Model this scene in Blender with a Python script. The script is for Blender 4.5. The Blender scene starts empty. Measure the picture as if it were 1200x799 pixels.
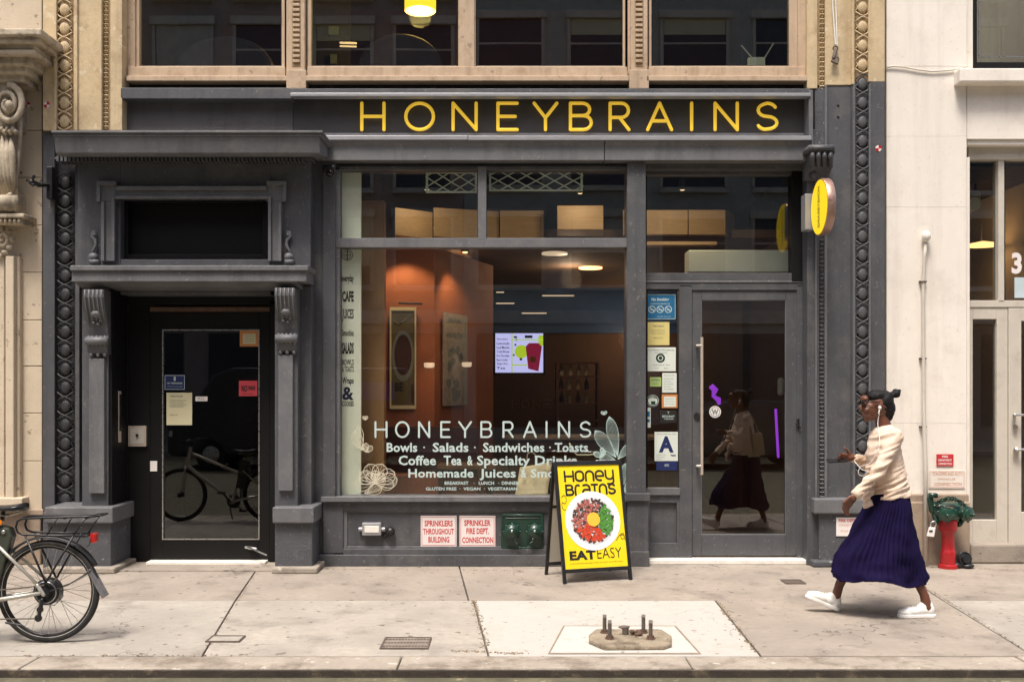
import bpy, bmesh, math, random
from mathutils import Vector, Matrix, noise
random.seed(7)
C = bpy.context.scene.collection
sc = bpy.context.scene
PI = math.pi
R = math.radians
# ---------------------------------------------------------------- camera, sky, sun, exposure
F = 1206.0                                   # focal length in photo pixels, horizon at row 455
cam_d = bpy.data.cameras.new('camera'); cam = bpy.data.objects.new('camera', cam_d); C.objects.link(cam)
cam.location = (0, -10, 1.7); cam.rotation_euler = (R(90), 0, 0)
cam_d.sensor_width = 36; cam_d.lens = 36*F/1200; cam_d.shift_y = 55.5/1200; cam_d.clip_end = 500; cam_d.clip_start = .05
sc.camera = cam
SUN_EL, SUN_AZ = 66, 200                     # azimuth clockwise from +Y
world = bpy.data.worlds.new('World'); sc.world = world; world.use_nodes = True
wn = world.node_tree.nodes; wl = world.node_tree.links
sky = wn.new('ShaderNodeTexSky'); sky.sky_type = 'NISHITA'; sky.sun_disc = False
sky.sun_elevation = R(SUN_EL); sky.sun_rotation = R(SUN_AZ); sky.dust_density = 4.0; sky.air_density = .7; sky.ozone_density = .4
wl.new(sky.outputs[0], wn['Background'].inputs[0]); wn['Background'].inputs[1].default_value = .135
sd = bpy.data.lights.new('sun', 'SUN'); so = bpy.data.objects.new('sun', sd); C.objects.link(so)
sd.energy = 2.3; sd.angle = R(16); sd.color = (1, .95, .88)
el, az = R(SUN_EL), R(SUN_AZ)
sun_dir = Vector((math.sin(az)*math.cos(el), math.cos(az)*math.cos(el), math.sin(el)))
so.rotation_euler = (-sun_dir).to_track_quat('-Z', 'Y').to_euler()
sc.view_settings.view_transform = 'Standard'; sc.view_settings.look = 'None'
sc.view_settings.exposure = .9; sc.view_settings.gamma = 1.0
sc.cycles.max_bounces = 8; sc.cycles.transparent_max_bounces = 12

# ---------------------------------------------------------------- measuring helpers (photo pixels -> metres at depth Y)
def X(px, Y): return (px-600)*(10+Y)/F
def Z(py, Y): return 1.7-(py-455)*(10+Y)/F
def P(px, py, Y): return Vector((X(px, Y), Y, Z(py, Y)))
def G(px, py, z=0.0):
    d = (1.7-z)*F/(py-455); return Vector(((px-600)*d/F, d-10, z))

# ---------------------------------------------------------------- materials
MATS = {}
def mat(name, col, rough=.6, var=.12, sc_=3.0, bump=.15, bsc=70, metal=0, spec=.5, dirt=None, streak=None, grime=None, coat=0, emit=None, es=0, wave=None, sheen=0, gum=None, crack=None):
    m = bpy.data.materials.new(name); m.use_nodes = True; n = m.node_tree.nodes; l = m.node_tree.links
    b = n['Principled BSDF']; b.inputs['Roughness'].default_value = rough; b.inputs['Metallic'].default_value = metal
    b.inputs['Specular IOR Level'].default_value = spec
    if coat: b.inputs['Coat Weight'].default_value = coat; b.inputs['Coat Roughness'].default_value = .15
    if sheen: b.inputs['Sheen Weight'].default_value = sheen
    tc = n.new('ShaderNodeTexCoord')
    def noi(scale, det=6, ro=.6, vec=None):
        t = n.new('ShaderNodeTexNoise'); t.inputs['Scale'].default_value = scale; t.inputs['Detail'].default_value = det; t.inputs['Roughness'].default_value = ro
        l.new(vec or tc.outputs['Object'], t.inputs['Vector']); return t.outputs['Fac']
    def rng(src, a, b_, c=0, d=1):
        r = n.new('ShaderNodeMapRange'); l.new(src, r.inputs[0])
        for i, v in enumerate((a, b_, c, d)): r.inputs[i+1].default_value = v
        return r.outputs[0]
    def mix(fac, a, c2):
        x = n.new('ShaderNodeMix'); x.data_type = 'RGBA'; l.new(fac, x.inputs[0])
        for i, v in ((6, a), (7, c2)):
            if isinstance(v, tuple): x.inputs[i].default_value = (*v, 1)
            else: l.new(v, x.inputs[i])
        return x.outputs[2]
    lo = tuple(c*(1-var) for c in col); hi = tuple(min(1, c*(1+var)) for c in col)
    out = mix(rng(noi(sc_), .3, .7), lo, hi)
    out = mix(rng(noi(sc_*9, 4), .35, .65, 0, .5), out, lo) if var > 0 else out
    def stretch(sx, sy, sz):
        mp = n.new('ShaderNodeMapping'); l.new(tc.outputs['Object'], mp.inputs[0]); mp.inputs['Scale'].default_value = (sx, sy, sz); return mp.outputs[0]
    if streak: out = mix(rng(noi(streak[1], 5, .65, stretch(1, 1, .07)), .5, .75, 0, streak[2]), out, streak[0])
    if dirt: out = mix(rng(noi(dirt[1], 8, .7), dirt[3] if len(dirt) > 3 else .52, (dirt[3] if len(dirt) > 3 else .52)+.16, 0, dirt[2]), out, dirt[0])
    if grime: out = mix(rng(noi(grime[1], 3, .5), .66, .7, 0, grime[2]), out, grime[0])
    if wave:                                             # wood grain / knit / pleat weave: (scale, axis scale tuple, amount)
        out = mix(rng(noi(wave[0], 6, .6, stretch(*wave[1])), .35, .65, 0, wave[2]), out, tuple(c*.55 for c in col))
    if gum:                                              # trodden gum and drip spots: (colour, scale, amount)
        v = n.new('ShaderNodeTexVoronoi'); v.inputs['Scale'].default_value = gum[1]; l.new(tc.outputs['Object'], v.inputs['Vector'])
        sp = n.new('ShaderNodeSeparateColor'); l.new(v.outputs['Color'], sp.inputs[0])
        r1 = rng(v.outputs['Distance'], .10, .16, 1, 0); r2 = rng(sp.outputs[0], .62, .68, 0, gum[2])
        mm = n.new('ShaderNodeMath'); mm.operation = 'MULTIPLY'; l.new(r1, mm.inputs[0]); l.new(r2, mm.inputs[1]); out = mix(mm.outputs[0], out, gum[0])
    if crack:                                            # hairline cracks: (colour, scale, width)
        nz = n.new('ShaderNodeTexNoise'); nz.inputs['Scale'].default_value = 3.5; nz.inputs['Detail'].default_value = 7; l.new(tc.outputs['Object'], nz.inputs['Vector'])
        vm = n.new('ShaderNodeVectorMath'); vm.operation = 'MULTIPLY_ADD'; vm.inputs[1].default_value = (.7, .7, 0); l.new(nz.outputs['Color'], vm.inputs[0]); l.new(tc.outputs['Object'], vm.inputs[2])
        v = n.new('ShaderNodeTexVoronoi'); v.feature = 'DISTANCE_TO_EDGE'; v.inputs['Scale'].default_value = crack[1]; l.new(vm.outputs[0], v.inputs['Vector'])
        r1 = rng(v.outputs['Distance'], 0, crack[2], .9, 0); r2 = rng(noi(.9, 3), .5, .6, 0, 1)
        mm = n.new('ShaderNodeMath'); mm.operation = 'MULTIPLY'; l.new(r1, mm.inputs[0]); l.new(r2, mm.inputs[1]); out = mix(mm.outputs[0], out, crack[0])
    l.new(out, b.inputs['Base Color'])
    l.new(rng(noi(sc_*4, 5), .3, .7, max(0, rough-.08), min(1, rough+.08)), b.inputs['Roughness'])
    if bump:
        bp = n.new('ShaderNodeBump'); bp.inputs['Strength'].default_value = bump; bp.inputs['Distance'].default_value = .01
        l.new(noi(bsc, 6, .65), bp.inputs['Height']); l.new(bp.outputs[0], b.inputs['Normal'])
    if emit: b.inputs['Emission Color'].default_value = (*emit, 1); b.inputs['Emission Strength'].default_value = es
    MATS[name] = m; return m
def glass_mat(name, tint=(1, 1, 1), refl=1.0, ior=1.5):
    m = bpy.data.materials.new(name); m.use_nodes = True; n = m.node_tree.nodes; l = m.node_tree.links
    n.remove(n['Principled BSDF']); o = n['Material Output']
    t = n.new('ShaderNodeBsdfTransparent'); t.inputs[0].default_value = (*tint, 1)
    g = n.new('ShaderNodeBsdfGlossy'); g.inputs['Roughness'].default_value = .004
    ge = n.new('ShaderNodeNewGeometry'); dt = n.new('ShaderNodeVectorMath'); dt.operation = 'DOT_PRODUCT'
    l.new(ge.outputs['Incoming'], dt.inputs[0]); l.new(ge.outputs['Normal'], dt.inputs[1])
    def mth(op, x_, y_=None):
        q = n.new('ShaderNodeMath'); q.operation = op
        for i, v in enumerate((x_, y_)):
            if v is None: continue
            if isinstance(v, (int, float)): q.inputs[i].default_value = v
            else: l.new(v, q.inputs[i])
        return q
    c = mth('ABSOLUTE', dt.outputs['Value']); p5 = mth('POWER', mth('SUBTRACT', 1.0, c.outputs[0]).outputs[0], 5)   # Schlick, the same from either side of the pane
    r0 = ((ior-1)/(ior+1))**2; f = mth('MULTIPLY_ADD', p5.outputs[0], 1-r0); f.inputs[2].default_value = r0
    a = n.new('ShaderNodeMath'); a.operation = 'MULTIPLY'; a.inputs[1].default_value = refl; a.use_clamp = True; l.new(f.outputs[0], a.inputs[0])
    tc = n.new('ShaderNodeTexCoord'); nz = n.new('ShaderNodeTexNoise'); nz.inputs['Scale'].default_value = .8; nz.inputs['Detail'].default_value = 1
    bp = n.new('ShaderNodeBump'); bp.inputs['Strength'].default_value = .03; bp.inputs['Distance'].default_value = .02
    l.new(tc.outputs['Object'], nz.inputs[0]); l.new(nz.outputs[0], bp.inputs['Height']); l.new(bp.outputs[0], g.inputs['Normal'])
    x = n.new('ShaderNodeMixShader'); l.new(a.outputs[0], x.inputs[0]); l.new(t.outputs[0], x.inputs[1]); l.new(g.outputs[0], x.inputs[2])
    l.new(x.outputs[0], o.inputs[0]); MATS[name] = m; return m
GREY = (.078, .079, .085)
mat('paint_grey', GREY, .5, .18, 2.2, .5, 110, dirt=((.15, .14, .125), 2.6, .5), streak=((.036, .035, .035), 7, .6), grime=((.24, .22, .2), 26, .4))
mat('paint_grey_shaded', (.026, .026, .028), .5, .2, 4, .4, 90, dirt=((.06, .055, .05), 8, .4))  # grey paint darkened to stand for the shade below the cornice
mat('paint_grey_light', (.135, .135, .14), .5, .14, 2.5, .4, 110, dirt=((.21, .2, .185), 4, .5), streak=((.055, .053, .052), 7, .55), grime=((.3, .28, .26), 26, .4))
mat('paint_grey_rough', (.075, .077, .083), .6, .18, 6, .6, 45, dirt=((.2, .19, .18), 9, .5, .56), grime=((.42, .4, .37), 30, .5))
mat('fascia_brown', (.062, .057, .055), .55, .1, 3, .2, 90, dirt=((.09, .085, .08), 4, .4))
mat('fascia_left', (.098, .09, .088), .55, .14, 3, .4, 90, dirt=((.13, .12, .11), 3, .5), streak=((.04, .037, .036), 6, .5))
mat('paint_black', (.006, .0055, .0055), .55, .15, 4, .1, 90, spec=.25)
mat('dark_gap', (.02, .018, .016), .9, .4, 12, .6, 40, dirt=((.12, .08, .05), 14, .6, .55))
mat('flashing', (.34, .34, .35), .4, .1, 5, .1, 60, metal=.3)
mat('stone_yellow', (.58, .45, .27), .75, .16, 3, .35, 60, dirt=((.30, .19, .09), 5, .5), streak=((.28, .18, .09), 5, .55), grime=((.7, .62, .45), 9, .5))
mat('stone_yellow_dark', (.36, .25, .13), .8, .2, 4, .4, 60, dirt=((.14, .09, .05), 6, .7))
mat('window_tan', (.50, .37, .25), .55, .1, 3, .2, 80, dirt=((.33, .21, .12), 5, .65), streak=((.24, .15, .09), 8, .6), grime=((.12, .09, .07), 18, .5))
mat('limestone', (.60, .50, .37), .8, .1, 2, .4, 50, dirt=((.36, .27, .18), 2.5, .4), grime=((.16, .12, .08), 14, .6))
mat('limestone_carved', (.50, .42, .31), .8, .15, 5, .4, 60, dirt=((.16, .12, .08), 7, .75, .5), streak=((.13, .10, .07), 6, .7))
mat('granite_tan', (.33, .25, .18), .7, .2, 6, .4, 130, dirt=((.12, .085, .06), 4, .6), streak=((.12, .08, .05), 6, .6))
mat('plaster', (.80, .735, .65), .7, .05, 1.6, .15, 90, dirt=((.58, .51, .43), 2.0, .4), streak=((.48, .42, .35), 5, .4), grime=((.5, .43, .36), 30, .25))
mat('door_cream', (.56, .51, .43), .5, .06, 3, .1, 90, dirt=((.38, .33, .27), 5, .4))
CONC = dict(rough=.85, bump=.45)
mat('concrete_tan', (.32, .272, .222), .85, .2, 1.6, .6, 60, dirt=((.17, .14, .115), 2.3, .8), grime=((.08, .065, .055), 13, .8), gum=((.10, .085, .07), 7, .75), crack=((.07, .055, .045), .55, .006))
mat('concrete_grey', (.36, .325, .275), .85, .2, 1.3, .6, 60, dirt=((.21, .185, .155), 1.7, .8), grime=((.1, .08, .06), 12, .8), gum=((.10, .085, .07), 7, .75), crack=((.07, .055, .045), .55, .006))
mat('concrete_grey2', (.375, .335, .28), .85, .2, 1.9, .6, 60, dirt=((.22, .195, .16), 2.6, .8), grime=((.1, .08, .06), 9, .8), gum=((.10, .085, .07), 7, .75), crack=((.07, .055, .045), .55, .006))
mat('concrete_white', (.455, .43, .385), .85, .07, 2, .5, 60, dirt=((.40, .36, .30), 2.0, .75, .5), grime=((.2, .16, .12), 17, .8), gum=((.25, .21, .17), 6, .7), crack=((.2, .16, .12), .8, .006))
mat('patch_pale', (.50, .475, .43), .8, .05, 4, .4, 60, dirt=((.36, .31, .25), 4, .7, .54), grime=((.2, .16, .12), 15, .7))
mat('kerb_stone', (.36, .31, .25), .85, .2, 3, .7, 50, dirt=((.16, .125, .09), 3.2, .85, .47), grime=((.62, .58, .5), 9, .6))
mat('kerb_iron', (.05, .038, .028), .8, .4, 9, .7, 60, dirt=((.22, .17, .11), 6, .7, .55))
mat('joint_tan', (.26, .20, .14), .95, .3, 12, .5, 60)
mat('joint_fill', (.09, .065, .045), .95, .3, 12, .5, 60)
mat('asphalt', (.11, .10, .06), .75, .25, 6, .8, 90, dirt=((.2, .18, .1), 3.5, .7), grime=((.3, .27, .16), 14, .7))
mat('earth', (.12, .11, .10), .9, .2, 1, .2, 5)
mat('grit', (.30, .22, .14), .9, .4, 30, .3, 60)
mat('yellow_neon', (.88, .58, .03), .4, .05, 6, .05, 60, emit=(1, .62, .06), es=.22, dirt=((.7, .45, .02), 9, .4))
mat('yellow', (.88, .64, .01), .45, .04, 5, .05, 60, emit=(1, .68, .02), es=.3)  # slight glow added to lift the round sign's face out of shade
mat('yellow_print', (.86, .62, .010), .4, .03, 5, .03, 60)
mat('black_metal', (.012, .012, .013), .4, .2, 8, .15, 90, dirt=((.05, .045, .04), 20, .4))
mat('black_print', (.015, .012, .01), .5, .1, 8, 0)
mat('board_back', (.45, .42, .36), .6, .05, 5, .05)
mat('steel', (.55, .54, .52), .3, .08, 8, .1, 80, metal=.9)
mat('silver_paint', (.55, .52, .45), .35, .06, 8, .05, 80, metal=.5)
mat('handle', (.62, .52, .42), .35, .06, 8, .05, 80, metal=.4)
mat('rubber', (.018, .017, .017), .75, .3, 14, .4, 160, dirt=((.09, .075, .06), 12, .5))
mat('rust', (.13, .075, .05), .85, .35, 18, .6, 90)
mat('iron_brown', (.13, .10, .08), .7, .3, 14, .6, 90)
mat('red_enamel', (.42, .008, .012), .4, .2, 5, .3, 60, coat=.2, dirt=((.16, .02, .015), 9, .7), grime=((.1, .05, .04), 24, .7))
mat('green_enamel', (.008, .05, .03), .35, .2, 8, .2, 60, coat=.5, dirt=((.04, .035, .025), 12, .7), grime=((.12, .13, .1), 30, .6))
mat('green_dark', (.006, .035, .02), .35, .2, 8, .2, 60, coat=.3)
mat('sign_white', (.78, .72, .68), .45, .04, 5, .03)
mat('sign_red', (.55, .03, .035), .45, .06, 5, .03)
mat('faded_red', (.66, .33, .22), .6, .3, 30, .03)
mat('white_paint', (.78, .74, .66), .5, .05, 6, .08, 60, dirt=((.5, .42, .33), 9, .4))
mat('decal_white', (.50, .60, .56), .5, .03, 6, 0)
mat('decal_line', (.46, .60, .54), .5, .05, 6, 0)
mat('decal_tan', (.62, .56, .42), .5, .05, 6, 0)
mat('paper_white', (.68, .72, .64), .6, .05, 5, .03)
mat('paper_yellow', (.66, .55, .2), .6, .05, 5, .03)
mat('paper_cream', (.62, .57, .36), .6, .05, 5, .03)
mat('paper_green', (.35, .48, .14), .6, .05, 5, .03)
mat('paper_orange', (.55, .22, .06), .6, .05, 5, .03)
mat('paper_red', (.6, .06, .08), .6, .05, 5, .03)
mat('blue_sign', (.015, .13, .27), .45, .05, 5, .03)
mat('navy', (.01, .02, .10), .5, .05, 5, .03)
mat('print_grey', (.16, .19, .17), .6, .05, 5, 0)
mat('panel_pale', (.80, .82, .66), .6, .04, 3, .03)
mat('lattice', (.66, .74, .60), .5, .05, 5, .05)
mat('plywood', (.40, .26, .13), .55, .1, 3, .1, 60, wave=(6, (.4, 4, 8), .35))
mat('tan_wall', (.30, .16, .06), .7, .1, 2, .1, 60)
mat('orange_wall', (.36, .125, .055), .7, .16, 2, .1, 60)
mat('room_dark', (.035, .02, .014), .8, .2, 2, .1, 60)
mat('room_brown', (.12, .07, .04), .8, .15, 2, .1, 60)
mat('blue_wall', (.003, .045, .16), .6, .1, 2, .05, 60)
mat('rust_wood', (.34, .10, .04), .5, .15, 3, .1, 60, wave=(4, (8, 1, 1), .4))
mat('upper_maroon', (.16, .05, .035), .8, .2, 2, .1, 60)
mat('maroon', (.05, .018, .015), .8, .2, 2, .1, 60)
mat('floor_wood', (.13, .06, .03), .35, .2, 3, .1, 60, wave=(4, (8, .6, 1), .5))
mat('counter_wood', (.16, .075, .03), .5, .2, 3, .1, 60, wave=(4, (8, 1, 1), .5))
mat('chair_fabric', (.10, .07, .09), .8, .15, 6, .3, 200)
mat('kraft', (.72, .60, .36), .75, .1, 8, .3, 20)
mat('brick_far', (.42, .33, .27), .8, .2, 3, .3, 30)
mat('stone_far', (.62, .56, .46), .8, .2, 3, .3, 30)
mat('grey_far', (.46, .45, .40), .8, .2, 3, .3, 30)
mat('window_far', (.05, .055, .06), .2, .6, .35, 0)
mat('van_paint', (.03, .032, .04), .25, .05, 3, 0, coat=.6)
mat('van_blue', (.02, .05, .35), .25, .05, 3, 0, coat=.6)
mat('skin', (.135, .05, .028), .45, .12, 9, .1, 120)
mat('hair', (.005, .004, .004), .6, .3, 30, .5, 130, spec=.3)
mat('sweater', (.74, .57, .44), .9, .05, 6, .5, 160, dirt=((.55, .39, .26), 4, .6))
mat('skirt', (.0065, .0028, .031), .85, .2, 8, .3, 190, spec=.15)
mat('shoe', (.80, .78, .74), .5, .05, 8, .1, 90, dirt=((.6, .55, .48), 14, .4))
mat('lens', (.008, .004, .003), .15, 0, 5, 0)
mat('purple_light', (.3, .05, .6), .4, 0, 5, 0, emit=(.40, .06, .85), es=.85)
mat('strip_lamp', (.5, .4, .3), .4, 0, 5, 0, emit=(1, .75, .5), es=.32)
mat('warm_lamp', (.9, .6, .3), .4, 0, 5, 0, emit=(1, .5, .18), es=2.2)
mat('cream_lamp', (.9, .7, .4), .4, 0, 5, 0, emit=(1, .68, .36), es=.7)
mat('yellow_lamp', (.9, .6, .05), .4, 0, 5, 0, emit=(1, .62, .03), es=1.3)
mat('screen_white', (.3, .3, .4), .4, 0, 5, 0, emit=(.55, .55, .95), es=.55)
mat('screen_ink', (.01, .01, .03), .6, 0, 5, 0)
mat('screen_lime', (.2, .4, .02), .6, 0, 5, 0, emit=(.45, .6, .03), es=.5)
mat('screen_cup', (.1, .01, .02), .6, 0, 5, 0, emit=(.22, .01, .04), es=.5)
mat('meat', (.42, .13, .10), .5, .4, 60, .2, 90)
mat('meat_dark', (.12, .045, .03), .5, .4, 60, .2, 90)
mat('greens', (.07, .26, .03), .5, .5, 70, .2, 90)
mat('tomato', (.58, .06, .02), .4, .3, 60, .2, 90)
mat('yolk', (.85, .48, .05), .35, .1, 40, .1, 60)
mat('plate', (.80, .80, .80), .3, .02, 6, 0)
mat('grain', (.06, .035, .025), .6, .5, 120, .3, 90)
mat('poster_olive', (.10, .085, .03), .5, .15, 5, 0)
mat('poster_grey', (.34, .31, .26), .5, .3, 20, 0)
mat('amber', (.8, .25, .01), .3, .05, 5, 0, coat=.5)
mat('tail_red', (.5, .01, .01), .25, .05, 5, 0, coat=.5)
mat('rim_metal', (.42, .27, .22), .35, .12, 8, .1, 80, metal=.6, dirt=((.12, .07, .05), 14, .6))
mat('olive_ink', (.20, .15, .01), .5, .05, 5, 0)
mat('footing_stone', (.30, .245, .17), .85, .25, 12, .7, 60, dirt=((.10, .07, .045), 9, .8, .48), grime=((.5, .45, .38), 14, .7))
mat('iron_cover', (.24, .20, .16), .75, .25, 14, .6, 60, dirt=((.4, .35, .28), 12, .6))
mat('plate_shade', (.62, .62, .62), .35, .03, 6, 0)
mat('rim_black', (.02, .02, .02), .35, .1, 8, .05, metal=.3)
mat('black_vinyl', (.012, .012, .013), .32, .1, 8, .1, 90)
mat('battery_green', (.05, .055, .04), .45, .15, 8, .1, 90)
mat('flap_grey', (.16, .155, .16), .5, .35, 30, .2, 90)
mat('bag_tan', (.50, .40, .26), .75, .1, 8, .3, 90)
mat('screen_pale', (.5, .6, .62), .5, .05, 4, 0)
glass_mat('glass', (.97, .98, .97), 1.9)
glass_mat('glass_up', (.8, .83, .8), 3.0)
glass_mat('glass_dark', (.6, .6, .6), 1.9)
glass_mat('glass_door', (.7, .7, .68), 3.0)

# ---------------------------------------------------------------- mesh builder
class MB:
    def __init__(s): s.v = []; s.f = []
    def add(s, vs, fs):
        o = len(s.v); s.v += [tuple(v) for v in vs]; s.f += [tuple(i+o for i in f) for f in fs]; return s
    def box(s, x0, x1, y0, y1, z0, z1):
        x0, x1 = min(x0, x1), max(x0, x1); y0, y1 = min(y0, y1), max(y0, y1); z0, z1 = min(z0, z1), max(z0, z1)
        return s.add([(x0,y0,z0),(x1,y0,z0),(x1,y1,z0),(x0,y1,z0),(x0,y0,z1),(x1,y0,z1),(x1,y1,z1),(x0,y1,z1)],
                     [(0,3,2,1),(4,5,6,7),(0,1,5,4),(1,2,6,5),(2,3,7,6),(3,0,4,7)])
    def pb(s, px0, py0, px1, py1, yf, yb):               # box whose front face covers that rectangle of the facade survey
        return s.box(X(px0, yf), X(px1, yf), yf, yb, Z(py0, yf), Z(py1, yf))
    def prism(s, poly, a, b, plane='xz'):                # poly extruded along the third axis
        n = len(poly)
        def m(p, t): return (p[0], t, p[1]) if plane == 'xz' else ((t, p[0], p[1]) if plane == 'yz' else (p[0], p[1], t))
        vs = [m(p, a) for p in poly]+[m(p, b) for p in poly]
        return s.add(vs, [tuple(range(n)), tuple(range(2*n-1, n-1, -1))]+[(i, (i+1) % n, (i+1) % n+n, i+n) for i in range(n)])
    def tube(s, pts, r, seg=8, closed=False):
        pts = [Vector(p) for p in pts]; n = len(pts); rs = r if isinstance(r, (list, tuple)) else [r]*n
        vs = []; t0 = None; u = None
        for i, p in enumerate(pts):
            if closed: t = pts[(i+1) % n]-pts[i-1]
            else: t = pts[min(i+1, n-1)]-pts[max(i-1, 0)]
            if t.length < 1e-9: t = Vector((0, 0, 1))
            t.normalize()
            if u is None: u = t.orthogonal().normalized()
            else:
                u = u-t*u.dot(t); u = u.normalized() if u.length > 1e-6 else t.orthogonal().normalized()
            w = t.cross(u)
            for k in range(seg):
                a = 2*PI*k/seg; vs.append(p+(u*math.cos(a)+w*math.sin(a))*rs[i])
        fs = []
        for i in range(n if closed else n-1):
            j = (i+1) % n
            for k in range(seg): fs.append((i*seg+k, i*seg+(k+1) % seg, j*seg+(k+1) % seg, j*seg+k))
        if not closed: fs += [tuple(range(seg-1, -1, -1)), tuple(range((n-1)*seg, n*seg))]
        return s.add(vs, fs)
    def cap(s, a, b, r0, r1=None, seg=10):               # tapered capsule
        a = Vector(a); b = Vector(b); r1 = r0 if r1 is None else r1; d = b-a; L = d.length
        if L < 1e-6: return s.ell(a, (r0, r0, r0), seg)
        d /= L; pts = []; rs = []
        for k in range(1, 4): t = PI/2*(k/3.5-.02*0); q = PI/2-PI/2*k/4; pts.append(a-d*r0*math.sin(q)); rs.append(r0*math.cos(q))
        pts = [a-d*r0*.995]+pts; rs = [r0*.06]+rs
        pts.append(a); rs.append(r0); pts.append(b); rs.append(r1)
        for k in range(1, 4): q = PI/2*k/4; pts.append(b+d*r1*math.sin(q)); rs.append(r1*math.cos(q))
        pts.append(b+d*r1*.995); rs.append(r1*.06)
        return s.tube(pts, rs, seg)
    def cyl(s, a, b, r0, r1=None, seg=16): return s.tube([a, b], [r0, r0 if r1 is None else r1], seg)
    def ell(s, c, r, seg=14, rings=8, rot=None):
        c = Vector(c); vs = []; fs = []
        for i in range(rings+1):
            th = PI*i/rings
            for k in range(seg):
                a = 2*PI*k/seg; q = Vector((math.sin(th)*math.cos(a)*r[0], math.sin(th)*math.sin(a)*r[1], math.cos(th)*r[2]))
                if rot: q = rot @ q
                vs.append(c+q)
        for i in range(rings):
            for k in range(seg): fs.append((i*seg+k, (i+1)*seg+k, (i+1)*seg+(k+1) % seg, i*seg+(k+1) % seg))
        return s.add(vs, fs)
    def lathe(s, prof, o, axis=(0, 0, 1), seg=24):       # prof: (radius, along)
        ax = Vector(axis).normalized(); o = Vector(o)
        return s.tube2([o+ax*h for r_, h in prof], [max(r_, 1e-4) for r_, h in prof], ax, seg)
    def tube2(s, pts, rs, ax, seg):
        u = ax.orthogonal().normalized(); w = ax.cross(u); vs = []; n = len(pts)
        for p, r_ in zip(pts, rs):
            for k in range(seg): a = 2*PI*k/seg; vs.append(p+(u*math.cos(a)+w*math.sin(a))*r_)
        fs = [(i*seg+k, i*seg+(k+1) % seg, (i+1)*seg+(k+1) % seg, (i+1)*seg+k) for i in range(n-1) for k in range(seg)]
        fs += [tuple(range(seg-1, -1, -1)), tuple(range((n-1)*seg, n*seg))]
        return s.add(vs, fs)
    def torus(s, c, Rr, r, axis=(0, 1, 0), n=48, seg=8, a0=0, a1=360):
        ax = Vector(axis).normalized(); u = Vector((1, 0, 0)) if abs(ax.x) < .9 else Vector((0, 1, 0)); u = (u-ax*u.dot(ax)).normalized(); w = u.cross(ax)
        if abs(ax.y) > .9: u = Vector((1, 0, 0)); w = Vector((0, 0, 1))
        full = abs(a1-a0) >= 360; m = n if full else n+1
        pts = [Vector(c)+(u*math.cos(R(a0+(a1-a0)*i/n))+w*math.sin(R(a0+(a1-a0)*i/n)))*Rr for i in range(m)]
        return s.tube(pts, r, seg, closed=full)
    def flat(s, pts, th=.0015, n=(0, -1, 0)):            # thin sheet from an outline
        nn = Vector(n)*th; k = len(pts); vs = [Vector(p)+nn for p in pts]+[Vector(p) for p in pts]
        return s.add(vs, [tuple(range(k)), tuple(range(2*k-1, k-1, -1))]+[(i, i+k, (i+1) % k+k, (i+1) % k) for i in range(k)])
    def squash(s, start, axis, at, k):
        for i in range(start, len(s.v)):
            v = list(s.v[i]); v[axis] = at+(v[axis]-at)*k; s.v[i] = tuple(v)
        return s
    def xf(s, M, start=0):
        for i in range(start, len(s.v)): s.v[i] = tuple(M @ Vector(s.v[i]))
        return s
    def mesh(s, name, m, smooth=False, recalc=True):
        me = bpy.data.meshes.new(name); me.from_pydata(s.v, [], s.f)
        if recalc:
            b = bmesh.new(); b.from_mesh(me); bmesh.ops.recalc_face_normals(b, faces=b.faces); b.to_mesh(me); b.free()
        if m: me.materials.append(MATS[m])
        if smooth:
            me.polygons.foreach_set('use_smooth', [True]*len(me.polygons))
        me.update(); return me
    def build(s, name, m, parent=None, bevel=0, smooth=False, auto=False, label=None, kind=None):
        o = bpy.data.objects.new(name, s.mesh(name, m, smooth or auto)); C.objects.link(o)
        if auto: sharp(o.data)
        fin(o, parent, bevel)
        if label: o['label'] = label
        if kind: o['kind'] = kind
        return o
def sharp(me, ang=35):
    b = bmesh.new(); b.from_mesh(me)
    for e in b.edges:
        if len(e.link_faces) == 2 and e.calc_face_angle(0) > R(ang): e.smooth = False
    b.to_mesh(me); b.free()
def fin(o, parent, bevel=0):
    if parent:
        o.parent = parent; wm = Matrix.Translation(parent.location) if parent.type == 'EMPTY' else Matrix()
        if parent.type == 'EMPTY': o.matrix_parent_inverse = wm.inverted()
        elif parent.parent: o.matrix_parent_inverse = Matrix()
    if bevel:
        md = o.modifiers.new('bevel', 'BEVEL'); md.width = bevel; md.segments = 2; md.limit_method = 'ANGLE'; md.angle_limit = R(40)
def T(name, label, cat, loc=(0, 0, 0), group=None):
    o = bpy.data.objects.new(name, None); o.empty_display_size = .1; C.objects.link(o); o.location = loc
    o['label'] = label; o['category'] = cat
    if group: o['group'] = group
    return o
def tag(o, label, cat, group=None):
    o['label'] = label; o['category'] = cat
    if group: o['group'] = group
    return o
def struct(o): o['kind'] = 'structure'; return o
def inst(o, off, parent, name=None):                     # linked copy of a piece, moved by off
    c = o.copy(); C.objects.link(c); c.parent = parent; c.matrix_parent_inverse = o.matrix_parent_inverse.copy()
    c.location = Vector(o.location)+Vector(off)
    return c
def copy_thing(root, off, label=None, turn=None):
    r = root.copy(); C.objects.link(r); r.location = Vector(root.location)+Vector(off)
    if label: r['label'] = label
    if turn: r.rotation_euler = turn
    for ch in list(root.children):
        c = ch.copy(); C.objects.link(c); c.parent = r; c.matrix_parent_inverse = ch.matrix_parent_inverse.copy()
        for g in ch.children:
            d = g.copy(); C.objects.link(d); d.parent = c; d.matrix_parent_inverse = g.matrix_parent_inverse.copy()
    return r
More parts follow.
